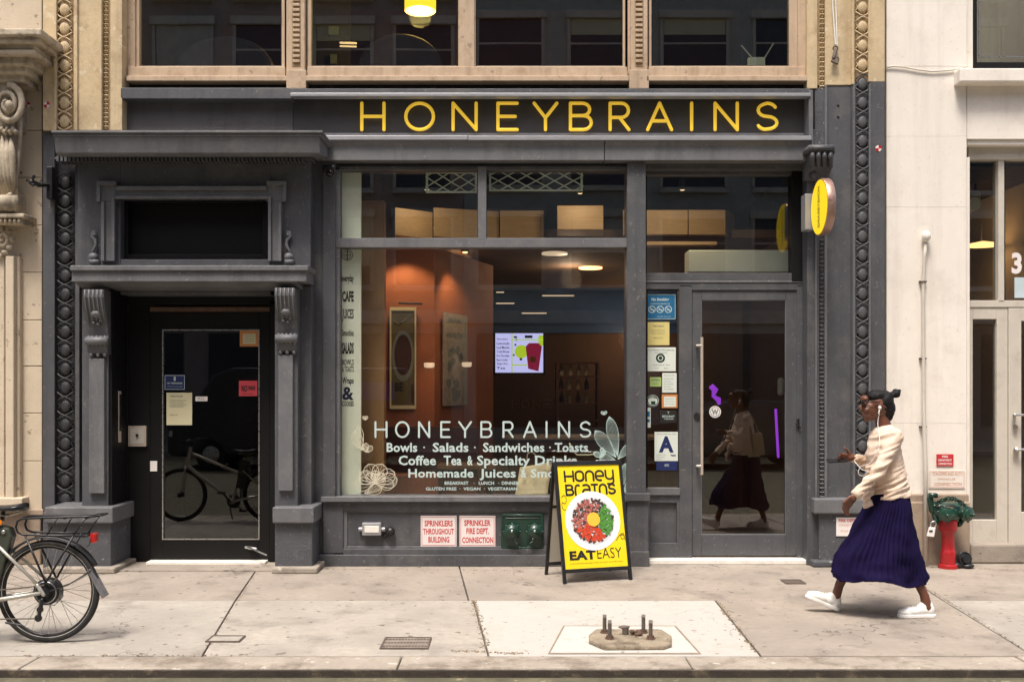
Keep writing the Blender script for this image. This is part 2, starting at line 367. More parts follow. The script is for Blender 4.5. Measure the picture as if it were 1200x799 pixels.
def organic(name, mb, m, voxel, parent, smooth_it=3, disp=None, label=None):
    me = mb.mesh('tmp', None); o = bpy.data.objects.new('tmp', me); C.objects.link(o)
    md = o.modifiers.new('r', 'REMESH'); md.mode = 'VOXEL'; md.voxel_size = voxel
    if smooth_it: s_ = o.modifiers.new('s', 'SMOOTH'); s_.factor = .5; s_.iterations = smooth_it
    dg = bpy.context.evaluated_depsgraph_get(); ev = o.evaluated_get(dg); new = bpy.data.meshes.new_from_object(ev)
    bpy.data.objects.remove(o); bpy.data.meshes.remove(me)
    if disp:
        ns = [v.normal.copy() for v in new.vertices]
        for v, nn in zip(new.vertices, ns): v.co += nn*disp(v.co)
    new.name = name; new.materials.clear(); new.materials.append(MATS[m]); new.polygons.foreach_set('use_smooth', [True]*len(new.polygons))
    q = bpy.data.objects.new(name, new); C.objects.link(q); fin(q, parent)
    if label: q['label'] = label
    return q
# ---------------------------------------------------------------- lettering
def text_geo(txt, bold=0.0, res=3, shear=0):
    cu = bpy.data.curves.new('t', 'FONT'); cu.body = txt; cu.size = 1; cu.resolution_u = res; cu.offset = bold; cu.shear = shear; cu.space_character = 1.0+bold
    o = bpy.data.objects.new('t', cu); C.objects.link(o)
    dg = bpy.context.evaluated_depsgraph_get(); me = bpy.data.meshes.new_from_object(o.evaluated_get(dg))
    vs = [v.co.copy() for v in me.vertices]; fs = [tuple(p.vertices) for p in me.polygons]
    bpy.data.objects.remove(o); bpy.data.curves.remove(cu); bpy.data.meshes.remove(me)
    x0 = min(v.x for v in vs); x1 = max(v.x for v in vs); y0 = min(v.y for v in vs); y1 = max(v.y for v in vs)
    return [((v.x-x0)/max(x1-x0, 1e-6), (v.y-y0)/max(y1-y0, 1e-6)) for v in vs], fs
def put_text(mb, txt, px0, py0, px1, py1, Y, bold=0.0, shear=0, res=3):      # flat print on a facade-parallel face at depth Y
    uv, fs = text_geo(txt, bold, res, shear); x0, x1, z0, z1 = X(px0, Y), X(px1, Y), Z(py1, Y), Z(py0, Y)
    mb.add([(x0+(x1-x0)*u, Y, z0+(z1-z0)*v) for u, v in uv], fs)
CAPH = []
def put_word(mb, txt, px0, px1, pyc, pyb, Y, bold=0.0):   # cap height pyc..pyb, descenders hang below
    if not CAPH:
        cu = bpy.data.curves.new('t', 'FONT'); cu.body = 'H'; cu.size = 1; o = bpy.data.objects.new('t', cu); C.objects.link(o)
        me = bpy.data.meshes.new_from_object(o.evaluated_get(bpy.context.evaluated_depsgraph_get())); CAPH.append(max(v.co.y for v in me.vertices)); bpy.data.objects.remove(o)
    cu = bpy.data.curves.new('t', 'FONT'); cu.body = txt; cu.size = 1; cu.resolution_u = 2; cu.offset = bold; cu.space_character = 1+bold; o = bpy.data.objects.new('t', cu); C.objects.link(o)
    me = bpy.data.meshes.new_from_object(o.evaluated_get(bpy.context.evaluated_depsgraph_get())); bpy.data.objects.remove(o)
    x0 = min(v.co.x for v in me.vertices); x1 = max(v.co.x for v in me.vertices)
    mb.add([P(px0+(px1-px0)*(v.co.x-x0)/(x1-x0), pyb-(pyb-pyc)*v.co.y/CAPH[0], Y) for v in me.vertices], [tuple(p.vertices) for p in me.polygons]); bpy.data.meshes.remove(me)
def put_text_f(mb, txt, fn, bold=0.0, shear=0, res=3):
    uv, fs = text_geo(txt, bold, res, shear); mb.add([fn(u, v) for u, v in uv], fs)
def arc(cx, cy, rx, ry, a0, a1, n=10): return [(cx+rx*math.cos(R(a0+(a1-a0)*i/n)), cy+ry*math.sin(R(a0+(a1-a0)*i/n))) for i in range(n+1)]
def crom(p, n=5, closed=False):
    out = []; m = len(p); rng = range(m if closed else m-1)
    g = (lambda i: p[i % m]) if closed else (lambda i: p[max(0, min(m-1, i))])
    for i in rng:
        a, b, c, d = g(i-1), g(i), g(i+1), g(i+2)
        for k in range(n):
            t = k/n; out.append(tuple(.5*(2*b[j]+(c[j]-a[j])*t+(2*a[j]-5*b[j]+4*c[j]-d[j])*t*t+(3*b[j]-a[j]-3*c[j]+d[j])*t**3) for j in range(len(b))))
    if not closed: out.append(tuple(p[-1]))
    return out
SC = arc(.5, .74, .44, .26, 25, 90, 4)+arc(.5, .74, .44, .24, 90, 250, 7)[1:]+[(.5, .5)]+arc(.5, .26, .48, .24, 65, -90, 7)+arc(.5, .26, .48, .26, -90, -155, 4)[1:]
GL = {  # strokes: (smooth?, points)
 'H': [(0, [(0,0),(0,1)]), (0, [(1,0),(1,1)]), (0, [(0,.5),(1,.5)])],
 'O': [(2, arc(.5,.5,.5,.5,0,345,23))],
 'N': [(0, [(0,0),(0,1),(1,0),(1,1)])],
 'E': [(0, [(1,1),(0,1),(0,0),(1,0)]), (0, [(0,.5),(.9,.5)])],
 'Y': [(0, [(0,1),(.5,.45),(.5,0)]), (0, [(1,1),(.5,.45)])],
 'B': [(0, [(0,0),(0,1)]), (1, [(0,1)]+arc(.58,.765,.34,.235,90,-90,8)+[(0,.53)]), (1, [(0,.53)]+arc(.62,.265,.38,.265,90,-90,8)+[(0,0)])],
 'R': [(0, [(0,0),(0,1)]), (1, [(0,1)]+arc(.6,.73,.38,.27,90,-90,8)+[(0,.46)]), (0, [(.5,.46),(1,0)])],
 'A': [(0, [(0,0),(.5,1),(1,0)]), (0, [(.2,.33),(.8,.33)])],
 'I': [(0, [(.5,0),(.5,1)])],
 'S': [(1, SC)],
 # rounded modular alphabet of the sandwich board
 'h': [(1, [(0,0),(0,1)]), (1, [(1,0),(1,1)]), (0, [(0,.5),(1,.5)])],
 'o': [(2, arc(.5,.7,.5,.3,0,180,8)+arc(.5,.3,.5,.3,180,360,8))],
 'n': [(1, [(0,0),(0,.6)]+arc(.5,.6,.5,.4,180,0,9)+[(1,0)])],
 'e': [(1, [(0,.45),(1,.45)]), (1, [(1,.45),(1,.65)]+arc(.5,.65,.5,.35,0,180,9)+[(0,.35)]+arc(.5,.35,.5,.35,180,290,6))],
 'y': [(1, [(0,1),(0,.5)]+arc(.5,.45,.5,.35,180,360,8)), (1, [(1,1),(1,-.1)]+arc(.5,-.1,.5,.3,0,-90,5)+[(.2,-.4)])],
 'b': [(1, [(.0,0),(0,1)]), (1, [(0,1),(.55,1)]+arc(.55,.77,.35,.23,90,-90,7)+[(0,.54)]), (1, [(0,.54),(.6,.54)]+arc(.6,.27,.4,.27,90,-90,7)+[(0,0)])],
 'r': [(1, [(0,0),(0,.6)]+arc(.5,.6,.5,.4,180,60,7))],
 'a': [(1, [(.1,.95),(.5,1)]+arc(.5,.6,.5,.4,80,0,5)+[(1,0)]), (1, [(1,.5),(.4,.5)]+arc(.35,.25,.35,.25,90,270,6)+[(1,0)])],
 'i': [(0, [(.0,1),(1,1)]), (0, [(.5,1),(.5,0)]), (0, [(0,0),(1,0)])],
 's': [(1, SC)],
}
def put_glyph(mb, ch, fn, r, seg=8, flat=None):           # fn(u,v)->point ; tubes of radius r
    st = len(mb.v)
    for sm, pts in GL[ch]:
        q = [fn(u, v) for u, v in pts]
        if sm == 2: mb.tube(q, r, seg, closed=True)
        elif sm == 1:
            mb.tube(q, r, seg); mb.ell(q[0], (r, r, r), seg, 4); mb.ell(q[-1], (r, r, r), seg, 4)
        else:
            for a, b in zip(q, q[1:]): mb.cap(a, b, r, r, seg)
    if flat: mb.squash(st, flat[0], flat[1], flat[2])
# ================================================================ THE SETTING: ground, road, kerb, sidewalk
struct(MB().box(-150, 150, -150, 150, -.4, -.3).build('ground', 'earth'))
struct(MB().box(-60, 60, -16.5, -3.72, -.25, -.055).build('road', 'asphalt'))
kb = struct(MB().box(-14, 12, -3.70, -3.45, -.3, -.03).build('kerb', 'joint_fill'))
x = -13.5
for w in (2.4, 1.9, 2.2, 1.95, 2.05, 2.3, 1.8, 2.1, 2.4, 2.0, 2.2, 2.3):
    p = []; n = 14
    for i in range(n+1): p.append((x+w*i/n+(.004 if i == 0 else (-.004 if i == n else 0)), -3.735+random.uniform(-.006, .006)))
    mb = MB(); mb.prism(p+[(x+w-.004, -3.455), (x+.004, -3.455)], -.25, random.uniform(-.003, .002), 'xy'); mb.build('kerb_stone', 'kerb_stone', kb, .012); x += w
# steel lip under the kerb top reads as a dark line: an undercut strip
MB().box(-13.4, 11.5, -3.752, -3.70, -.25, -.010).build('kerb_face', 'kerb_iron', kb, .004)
sw = struct(MB().box(-14, 12, -3.46, 1.2, -.3, -.035).build('sidewalk', 'joint_fill'))
def slab(q, m, top=0.0):
    c = sum(q, Vector((0, 0, 0)))/len(q)
    p = [(v.x+(.006 if v.x < c.x else -.006), v.y+(.006 if v.y < c.y else -.006)) for v in q]
    MB().prism(p, -.09, top, 'xy').build('paving_slab', m, sw, .005)
yb, ym, yf = .9, G(600, 703).y, -3.45
def gx(a, b, y):                                       # joint through two surveyed ground points, at depth y
    A, B = G(*a), G(*b); return A.x+(B.x-A.x)*(y-A.y)/(B.y-A.y)
back = [None, ((300, 668), (276, 703)), ((540, 670), (549, 703)), ((1078, 685), (1105, 703)), None]
front = [None, ((276, 703), (238, 766)), ((555, 703), (572, 766)), ((838, 703), (890, 766)), ((1105, 703), (1208, 766)), None]
def rowslabs(js, y0, y1, mats, ext):
    xs = [(v, v) for v in ext[0]]+[(gx(*j, y0), gx(*j, y1)) for j in js[1:-1]]+[(v, v) for v in ext[1]]
    for i, (a, b) in enumerate(zip(xs, xs[1:])):
        k = i-len(ext[0])+1; m = mats[k] if 0 <= k < len(mats) else mats[0 if k < 0 else -1]
        slab([Vector((a[0], y0, 0)), Vector((b[0], y0, 0)), Vector((b[1], y1, 0)), Vector((a[1], y1, 0))], m, random.uniform(-.002, .001))
rowslabs(back, ym, yb, ['concrete_tan']*4, ([-13, -10.2, -7.4, -4.9], [6.3, 8.8, 11.5]))
rowslabs(front, yf, ym, ['concrete_grey', 'concrete_grey2', 'concrete_white', 'concrete_tan', 'concrete_grey'], ([-13, -10, -7.2, -4.6], [5.4, 7.6, 9.6, 11.5]))
MB().prism([(v.x, v.y) for v in (G(645, 765), G(662, 734), G(790, 734), G(818, 765))], .0012, .0045, 'xy').build('repair_patch', 'patch_pale', sw)
MB().prism([(v.x, v.y) for v in (G(642, 766), G(660, 732.8), G(792, 732.8), G(822, 766))], .0004, .0015, 'xy').build('patch_joint', 'joint_tan', sw)
mb = MB()
def rubble(a, b, n, w):
    for i in range(n):
        t = random.random(); c = a.lerp(b, t)+Vector((random.gauss(0, w), random.gauss(0, w*.5), 0)); s = random.uniform(.002, .007)
        mb.ell((c.x, c.y, .002), (s*random.uniform(.7, 1.6), s, s*.6), 5, 3)
rubble(G(555, 703), G(570, 760), 200, .016); rubble(G(530, 762), G(620, 766), 90, .03); rubble(G(842, 706), G(885, 764), 170, .012)
rubble(G(1075, 682), G(1200, 760), 110, .006); rubble(G(300, 672), G(240, 764), 60, .006); rubble(G(20, 768), G(300, 767), 70, .012); rubble(G(380, 667), G(620, 668), 110, .012)
rubble(G(1060, 663), G(1200, 668), 120, .02)
mb.build('grit', 'grit', sw, kind='stuff')

# ================================================================ THE STOREFRONT BUILDING
S = T('shop_building', 'grey painted cast iron storefront between two pale stone buildings', 'building', (0, 0, 0))
PG, PL, PR = 'paint_grey', 'paint_grey_light', 'paint_grey_rough'
# party walls, floors and rooms behind the glass (kept clear of the openings)
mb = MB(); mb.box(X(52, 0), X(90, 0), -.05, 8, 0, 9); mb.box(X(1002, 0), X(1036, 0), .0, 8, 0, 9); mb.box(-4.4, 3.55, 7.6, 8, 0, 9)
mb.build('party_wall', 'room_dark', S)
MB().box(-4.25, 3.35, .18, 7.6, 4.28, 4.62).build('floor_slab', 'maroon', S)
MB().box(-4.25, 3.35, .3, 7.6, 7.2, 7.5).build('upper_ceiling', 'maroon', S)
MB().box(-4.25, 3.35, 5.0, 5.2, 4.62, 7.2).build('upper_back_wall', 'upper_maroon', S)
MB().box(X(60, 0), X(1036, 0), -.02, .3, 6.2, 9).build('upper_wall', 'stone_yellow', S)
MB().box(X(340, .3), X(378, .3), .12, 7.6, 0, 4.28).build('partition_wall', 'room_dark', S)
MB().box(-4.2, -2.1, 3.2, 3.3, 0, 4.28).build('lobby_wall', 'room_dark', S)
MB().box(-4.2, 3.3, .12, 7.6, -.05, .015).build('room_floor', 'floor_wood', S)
# ---- left corner strip with its egg and dart moulding
MB().pb(50, 153, 64, 600, -.12, .1).build('corner_strip', PG, S, .006)
MB().pb(64, 185, 91, 600, -.06, .1).build('corner_panel', 'paint_grey_shaded', S, .004)
MB().pb(88, 185, 93, 600, -.12, -.02).build('fillet', PG, S, .004)
mb = MB(); mb.pb(50, -60, 66, 153, -.16, .1); mb.pb(86, -60, 120, 153, -.16, .1); mb.pb(129, -60, 143, 153, -.16, .1)
mb.pb(88, -60, 90.5, 153, -.185, -.15); mb.pb(116, -60, 119, 153, -.185, -.15); mb.pb(63, -60, 66, 153, -.185, -.15)
mb.build('upper_pilaster', 'stone_yellow', S, .005)
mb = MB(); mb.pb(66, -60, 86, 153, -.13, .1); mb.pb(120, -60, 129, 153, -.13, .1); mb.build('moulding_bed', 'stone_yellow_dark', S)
def egg(m, rx, rz, Y, px, py, parent, w):                # one egg of an egg and dart band, about its own origin
    mb = MB(); mb.ell((0, 0, 0), (rx*1.08, .026, rz*1.02), 18, 10); h = w*.48
    for s in (-1, 1):                                    # the hollow rims that part above and below every egg
        mb.tube([(h*q, -.012-.012*(1-q*q), s*(rz*1.33-rz*.72*abs(q)**1.6)) for q in (-1, -.8, -.6, -.4, -.2, 0, .2, .4, .6, .8, 1)], [.004]+[.0075]*9+[.004], 6)
        mb.tube([(s*h*(.62+.38*abs(q)), -.004, q*rz*.55) for q in (-1, -.5, 0, .5, 1)], [.003]+[.006]*3+[.003], 6)
    me = mb.mesh('egg_moulding', m, True); o = bpy.data.objects.new('egg_moulding', me); C.objects.link(o)
    fin(o, parent); o.location = P(px, py, Y); return o
dz = Z(0, -.14)-Z(21.8, -.14)
e0 = egg('stone_yellow', .046, .066, -.145, 76, -10, S, .16)
for k in range(1, 8): inst(e0, (0, 0, -k*dz), S)
e0 = egg('paint_grey_shaded', .05, .066, -.075, 77, 214, S, .17)
for k in range(1, 18): inst(e0, (0, 0, -k*(Z(0, -.07)-Z(21.8, -.07))), S)
def beads(m, px, py0, py1, Y, step=5.2, r=.014):         # small bead band, joined: each bead is only a few pixels
    mb = MB(); z = Z(py0, Y); z1 = Z(py1, Y); x0 = X(px, Y); st = step*(10+Y)/F
    while z > z1:
        mb.add([(x0-.024, Y, z), (x0+.024, Y, z), (x0+.018, Y-.022, z-st*.3), (x0-.018, Y-.022, z-st*.3), (x0-.024, Y, z-st*.75), (x0+.024, Y, z-st*.75)],
               [(0, 1, 2, 3), (3, 2, 5, 4), (0, 3, 4), (1, 5, 2)]); mb.ell((x0, Y-.004, z-st*.8), (.008, .015, .008), 6, 4); z -= st
    return mb.build('bead_band', m, S)
beads('stone_yellow', 124.5, -40, 152, -.13)
# ---- entrance portal on the left
def wall_piece(px0, py0, px1, py1, Yf, Yb, name='portal_wall', m=PG): return MB().pb(px0, py0, px1, py1, Yf, Yb).build(name, m, S, .005)
wall_piece(91, 186, 141, 335, -.24, .05); wall_piece(317, 186, 364, 335, -.24, .05)
wall_piece(141, 186, 317, 233, -.24, .05); wall_piece(141, 304, 317, 345, -.24, .05)
MB().pb(141, 233, 317, 304, -.05, -.03).build('transom_panel', 'paint_black', S)
mb = MB(); mb.pb(141, 233, 150, 304, -.14, -.03); mb.pb(308, 233, 317, 304, -.14, -.03); mb.pb(150, 233, 308, 238, -.14, -.03); mb.pb(150, 298, 308, 304, -.14, -.03)
mb.build('transom_frame', 'paint_black', S, .004)
# eared architrave: two steps
mb = MB(); [mb.pb(*q, -.28, -.23) for q in ((113, 212, 136, 236), (312, 212, 335, 236), (118, 236.2, 134, 306), (314, 236.2, 330, 306))]; mb.pb(136, 218, 312, 233, -.2805, -.23)
[mb.pb(*q, -.31, -.27) for q in ((113, 212, 136, 216.5), (113, 216.5, 117, 236), (312, 212, 335, 216.5), (331, 216.5, 335, 236), (136, 218, 312, 222.5), (118.5, 236.2, 122, 306), (326, 236.2, 329.5, 306), (130.5, 230, 134, 306), (314, 230, 317.5, 306), (134, 229.5, 314, 233))]
mb.build('architrave', PL, S, .004)
mb = MB()
for sx in (109.5, 338.5):                                # side scrolls at the foot of the architrave
    s = 1 if sx < 200 else -1
    mb.tube([P(sx+s*a, b, -.27) for a, b in ((3, 271), (-1, 272), (-2, 277), (2, 281), (3, 287), (0, 293), (-2, 298))], [.008, .012, .014, .015, .016, .014, .01], 8)
    mb.ell(P(sx, 301, -.27), (.045, .04, .04)); mb.ell(P(sx+s, 275, -.27), (.02, .02, .02)); mb.pb(sx-5, 304, sx+5, 309, -.3, -.23)
mb.build('scroll', PL, S, smooth=True)
# canopy shelf
mb = MB(); mb.pb(84, 316, 359, 330, -.56, -.2); mb.pb(82, 311, 361, 317, -.585, -.2); mb.prism([(-.55, Z(330, -.55)), (-.2, Z(330, -.55)), (-.2, Z(340, -.3)), (-.42, Z(336, -.45))], X(94, -.4), X(352, -.4), 'yz')
mb.build('canopy_shelf', PL, S, .006)
# piers
def pier(a, b, ca, cb, shaft, inner):
    MB().pb(a, 335, b, 613, -.40, .02).build('pier', PG, S, .006)
    MB().pb(*shaft, -.44, -.38).build('pier_panel', PL, S, .006)
    MB().pb(ca+3, 610, cb-2, 668, -.47, .03).build('pedestal', PR, S, .01)
    MB().pb(ca, 594, cb, 613, -.52, .03).build('pedestal_cap', PL, S, .012)
    MB().box(X(ca+1, -.5), X(cb+5, -.5), -.56, .0, 0, .055).build('pedestal_foot', 'kerb_stone', S, .012)
pier(96, 127, 52, 132, (104, 420, 122, 578), 1); pier(322, 349, 319, 368, (326, 416, 343, 575), -1)
MB().box(X(349, -.28), X(365, -.28), -.28, .05, 0, Z(335, -.28)).build('pier_return', PG, S, .006)
MB().pb(50, 600, 96, 668, -.40, .03).build('pedestal', PR, S, .01)
def console(px0, px1, py0, py1):                         # scrolled bracket: body, ribs, fruit, drops
    Y = -.40; x0, x1 = X(px0, -.5), X(px1, -.5); z0, z1 = Z(py0, -.5), Z(py1, -.5); h = z0-z1
    prof = [(Y+.05, z0), (Y-.15, z0), (Y-.155, z0-h*.12), (Y-.12, z0-h*.3), (Y-.06, z0-h*.5), (Y-.035, z0-h*.7), (Y-.07, z0-h*.85), (Y-.05, z0-h*.97), (Y+.05, z1)]
    b = MB().prism(prof, x0, x1, 'yz').build('bracket', PG, S, .006)
    mb = MB(); w = x1-x0
    for k in range(5):
        xx = x0+w*(k+.5)/5
        mb.tube([(xx, a-.004, b_) for a, b_ in prof[1:5]], .008, 6); mb.tube([(xx, Y-.07-.015*math.sin(t), z0-h*.78+.045*math.cos(t)) for t in [PI*i/6 for i in range(7)]], .009, 6)
    mb.cyl((x0-.006, Y-.07, z0-h*.78), (x1+.006, Y-.07, z0-h*.78), .038, seg=14)
    mb.ell(((x0+x1)/2, Y-.08, z0-h*.36), (w*.3, .05, .04)); 
    for k in range(3): mb.ell((x0+w*(k+.5)/3, Y-.04, z1+.004), (.017, .022, .02), 8, 6)
    for k in range(5): a = k*1.256; mb.ell(((x0+x1)/2+.035*math.cos(a), Y-.07, z0-h*.47+.03*math.sin(a)), (.018, .02, .014), 8, 5)
    mb.build('bracket_carving', PL, b, smooth=True)
console(100, 124, 340, 416); console(323, 347, 338, 413)
# big cornice over the portal
mb = MB(); mb.pb(62, 155, 377, 160, -.66, 0); mb.prism([(-.65, Z(160, -.65)), (0, Z(160, -.65)), (0, Z(184, -.3)), (-.3, Z(184, -.3)), (-.5, Z(184, -.5)), (-.6, Z(181, -.6)), (-.62, Z(179.5, -.62))], X(65, -.62), X(375, -.62), 'yz')
mb.build('cornice', PL, S, .006)  # lighter grey stands in for light falling on the cornice
MB().pb(60, 153, 378, 155.6, -.68, 0).build('cornice_cap', PL, S, .003)
mb = MB(); n = 62
for k in range(n): a = 66+(358-66)*k/n; mb.pb(a, 182.5, a+2.6, 189, -.36, -.2)
mb.build('dentil_band', PG, S, kind='stuff')
MB().pb(64, 184, 366, 186.5, -.33, -.1).build('cornice_soffit', PG, S)
# entrance door, deep in its recess
MB().pb(127, 352, 150, 662, .0, .1).build('door_jamb', 'paint_black', S, .004); MB().pb(316, 352, 326, 662, .0, .1).build('door_jamb', 'paint_black', S, .004)
MB().pb(127, 335, 326, 357, .0, .1).build('door_lintel', 'paint_black', S, .004)
MB().pb(176, 360, 316, 365, -.012, .02).build('door_track', 'rust', S)
MB().box(X(127, -.38), X(150, .02), -.38, .02, 0, 2.62).build('reveal', 'paint_black', S)
MB().pb(150, 357, 176, 661, .02, .1).build('side_panel', 'paint_black', S, .004)
D = MB(); D.pb(176, 366, 191, 658, .01, .06); D.pb(303, 366, 316, 658, .01, .06); D.pb(191, 366, 303, 387, .01, .06); D.pb(191, 631, 303, 658, .01, .06)
D = D.build('entrance_door', 'paint_black', S, .004)
MB().pb(190, 386, 304, 632, .03, .036).build('door_pane', 'glass_dark', D)
mb = MB(); [mb.pb(*q, .004, .03) for q in ((190, 386, 304, 387.2), (190, 631, 304, 632.2), (190, 387, 191.2, 631), (302.8, 387, 304, 631))]
mb.build('glazing_bead', 'steel', D)
mb = MB(); mb.cap(P(290, 640, .0), P(312, 650, -.28), .008); mb.cap(P(288, 641, .01), P(300, 643, -.02), .014); mb.build('door_stay', 'steel', D, smooth=True)
MB().box(X(176, 0), X(314, 0), -.12, .05, .0, .035).build('threshold', 'white_paint', S, .006)
MB().box(X(127, -.35), X(322, -.35), -.45, .02, 0, .012).build('entrance_slab', 'concrete_tan', S)
MB().pb(150, 499, 171, 523, -.012, .03).build('mail_slot', 'handle', S, .003)
MB().pb(152, 502, 169, 520, -.016, .0).build('mail_slot', 'board_back', S, .002)
MB().cyl(P(160.5, 510, -.03), P(160.5, 510, 0), .014).build('bell_button', 'paint_black', S)
tag(MB().pb(176, 540, 184, 552, .002, .012).build('sticker', 'sign_white'), 'tiny white sticker on the black side frame of the dark left door', 'sticker')
# ---- fascia, lettering board, moulded bands
MB().pb(141, 103, 343, 116, -.16, .1).build('ledge', PG, S, .006)
MB().pb(141, 92, 948, 104, .03, .18).build('sill_gap', 'dark_gap', S)
MB().pb(340, 104, 950, 109, -.18, .1).build('ledge', PG, S, .004)
MB().pb(340, 109, 950, 113, -.205, -.1).build('flashing_strip', 'flashing', S, .004)
MB().pb(141, 115, 343, 162, -.03, .2).build('fascia', 'fascia_left', S)
MB().pb(343, 112, 952, 162, -.02, .2).build('sign_board', 'fascia_brown', S)
MB().pb(343, 156, 950, 159, -.03, .02).build('board_trim', 'flashing', S)
MB().pb(948, 106, 953, 188, -.19, .1).build('board_end', PL, S, .004)
mb = MB(); mb.pb(376, 159, 548, 164, -.245, -.0); mb.pb(548.6, 159.3, 951, 164.3, -.245, 0); mb.build('flashing_strip', 'flashing', S, .003)
mb = MB(); mb.prism([(-.235, Z(164, -.235)), (0, Z(164, -.235)), (0, Z(188, -.2)), (-.2, Z(188, -.2)), (-.2, Z(172, -.2))], X(377, -.2), X(708, -.2), 'yz')
mb.prism([(-.235, Z(164, -.235)), (0, Z(164, -.235)), (0, Z(188, -.2)), (-.2, Z(188, -.2)), (-.2, Z(172, -.2))], X(708.8, -.2), X(951, -.2), 'yz')
mb.build('moulded_band', PL, S, .004)
MB().pb(366, 186, 949, 198, -.05, .2).build('shopfront_head', PG, S)
# ---- shopfront frame
MB().pb(364, 186, 379, 665, -.10, .12).build('post', PG, S, .005); MB().pb(378, 190, 393, 665, -.13, .12).build('post', PG, S, .006)
MB().pb(392, 196, 398, 584, -.09, .05).build('mullion', PL, S, .003)
MB().pb(735, 190, 757, 580, -.14, .12).build('post', PG, S, .006)
MB().pb(735, 578, 760, 664, -.16, .12).build('post_base', PG, S, .006); MB().pb(733, 578, 762, 587, -.19, .0).build('post_cap', PG, S, .005)
MB().pb(733, 646, 761, 664, -.18, .0).build('post_foot', PG, S, .005)
MB().pb(392, 279, 737, 290, -.10, .05).build('mullion', PL, S, .004); MB().pb(560, 195, 570, 281, -.101, .05).build('mullion', PL, S, .004)
MB().pb(392, 195, 737, 199, -.09, .05).build('mullion', PG, S, .002)
def window(px0, py0, px1, py1, Y, g='glass', name='window', fm='paint_black', fw=1.5, parent=None, b=0):
    f = MB(); f.pb(px0-fw, py0-fw, px0, py1+fw, Y-.02, Y+.02); f.pb(px1, py0-fw, px1+fw, py1+fw, Y-.02, Y+.02); f.pb(px0, py0-fw, px1, py0, Y-.02, Y+.02); f.pb(px0, py1, px1, py1+fw, Y-.02, Y+.02)
    w = f.build(name, fm, parent or S, b); MB().pb(px0-.5, py0-.5, px1+.5, py1+.5, Y, Y+.006).build('pane', g, w); return w
window(397.5, 199.5, 559.5, 279.5, -.03); window(570.5, 199.5, 734.5, 279.5, -.03)
DW = window(397.5, 290.5, 734.5, 582.5, -.03, name='display_window')
# window sill and stall riser
MB().pb(376, 582, 737, 588, -.18, .1).build('window_sill', PL, S, .004)
MB().pb(378.5, 588, 402, 648, -.136, .1).build('riser_frame', PG, S, .004); MB().pb(402, 588, 737, 598, -.133, .1).build('riser_frame', PG, S, .004)
MB().pb(402, 643, 737, 652, -.14, .1).build('riser_frame', PG, S, .004); MB().pb(402, 597, 737, 644, -.10, .1).build('riser_panel', PG, S)
MB().box(X(366, -.17), X(737, -.17), -.17, .1, 0, Z(650, -.17)).build('plinth', PG, S, .006)
mb = MB(); mb.pb(402, 597, 407, 643, -.115, -.09); mb.pb(407, 597, 737, 600, -.116, -.09); mb.pb(407, 640, 737, 643, -.116, -.09); mb.build('panel_moulding', PL, S, .003)
# ---- lettering and line drawings on the display window
YG = -.033
for ch, a, b in zip('HONEYBRAINS', (440, 464, 491, 517, 538, 564, 590, 614, 639, 655, 680), (453, 479, 503, 527, 552, 576, 601, 628, 642, 667, 692)):
    mb = MB(); put_glyph(mb, ch, lambda u, v, a=a, b=b: P(a+(b-a)*u, 512-17.5*v, YG), .0095, 8, (1, YG, .1)); mb.build('letter', 'decal_white', DW)
for y0, y1, yd, ws in ((519, 529, 531.5, (('Bowls', 453, 489), ('.', 496, 498), ('Salads', 507, 549), ('.', 555.5, 557.5), ('Sandwiches', 566, 638), ('.', 643.5, 645.5), ('Toasts', 650, 689))),
                       (534, 544.5, 547.5, (('Coffee', 467, 511), ('Tea', 520, 541), ('&', 547.5, 554), ('Specialty', 559, 621), ('Drinks', 627, 676))),
                       (549.5, 559, 562, (('Homemade', 478.5, 555), ('Juices', 562, 604.5), ('&', 610, 617), ('Smoothies', 622, 690))),
                       (564, 567.6, 0, (('BREAKFAST', 521, 549), ('.', 555, 556), ('LUNCH', 561, 579), ('.', 584, 585), ('DINNER', 588, 608))),
                       (570.8, 574.2, 0, (('GLUTEN FREE', 499, 535), ('.', 538.5, 539.5), ('VEGAN', 543, 563), ('.', 567, 568), ('VEGETARIAN', 571.5, 606)))):
    for t, a, b in ws:
        mb = MB(); m_ = (y0+y1)/2
        if t == '.': put_text(mb, '.', a, m_-(b-a)/2, b, m_+(b-a)/2, YG-.001)
        else: put_word(mb, t, a, b, y0, y1, YG-.001, .024)
        mb.build('word', 'decal_white', DW, kind='stuff' if y0 > 560 else None)
def petal(mb, cx, cy, w, h, ang, r=.0028, fill=0, lines=4):
    ca, sa = math.cos(R(ang)), math.sin(R(ang))
    def m(u, v): return P(cx+(u*ca-v*sa), cy-(u*sa+v*ca), YG-.001)
    for k in range(-lines, lines+1):
        f = k/lines; pts = [m(f*w/2*math.sin(PI*t**1.5)**.65 if 0 < t < 1 else 0, h*t) for t in [i/10 for i in range(11)]]
        st = len(mb.v); mb.tube(pts, r if abs(k) == lines else r*.5, 5); mb.squash(st, 1, YG-.001, .15)
mb = MB()
for a in ((724, 535, 13, 48, 12), (722, 536, 14, 40, 38), (724, 538, 9, 24, -42), (722, 540, 11, 20, 78), (727, 576, 8, 34, -10), (730, 580, 6, 26, -25), (706, 536, 6, 12, 60), (707, 535, 5, 11, 10), (704, 536, 5, 10, -30)): petal(mb, *a)
for a in ((708, 486, 3, 5, 40), (708, 486, 3, 5, -30)): petal(mb, *a, lines=2)
mb.build('plant_drawing', 'decal_line', DW)
mb = MB()
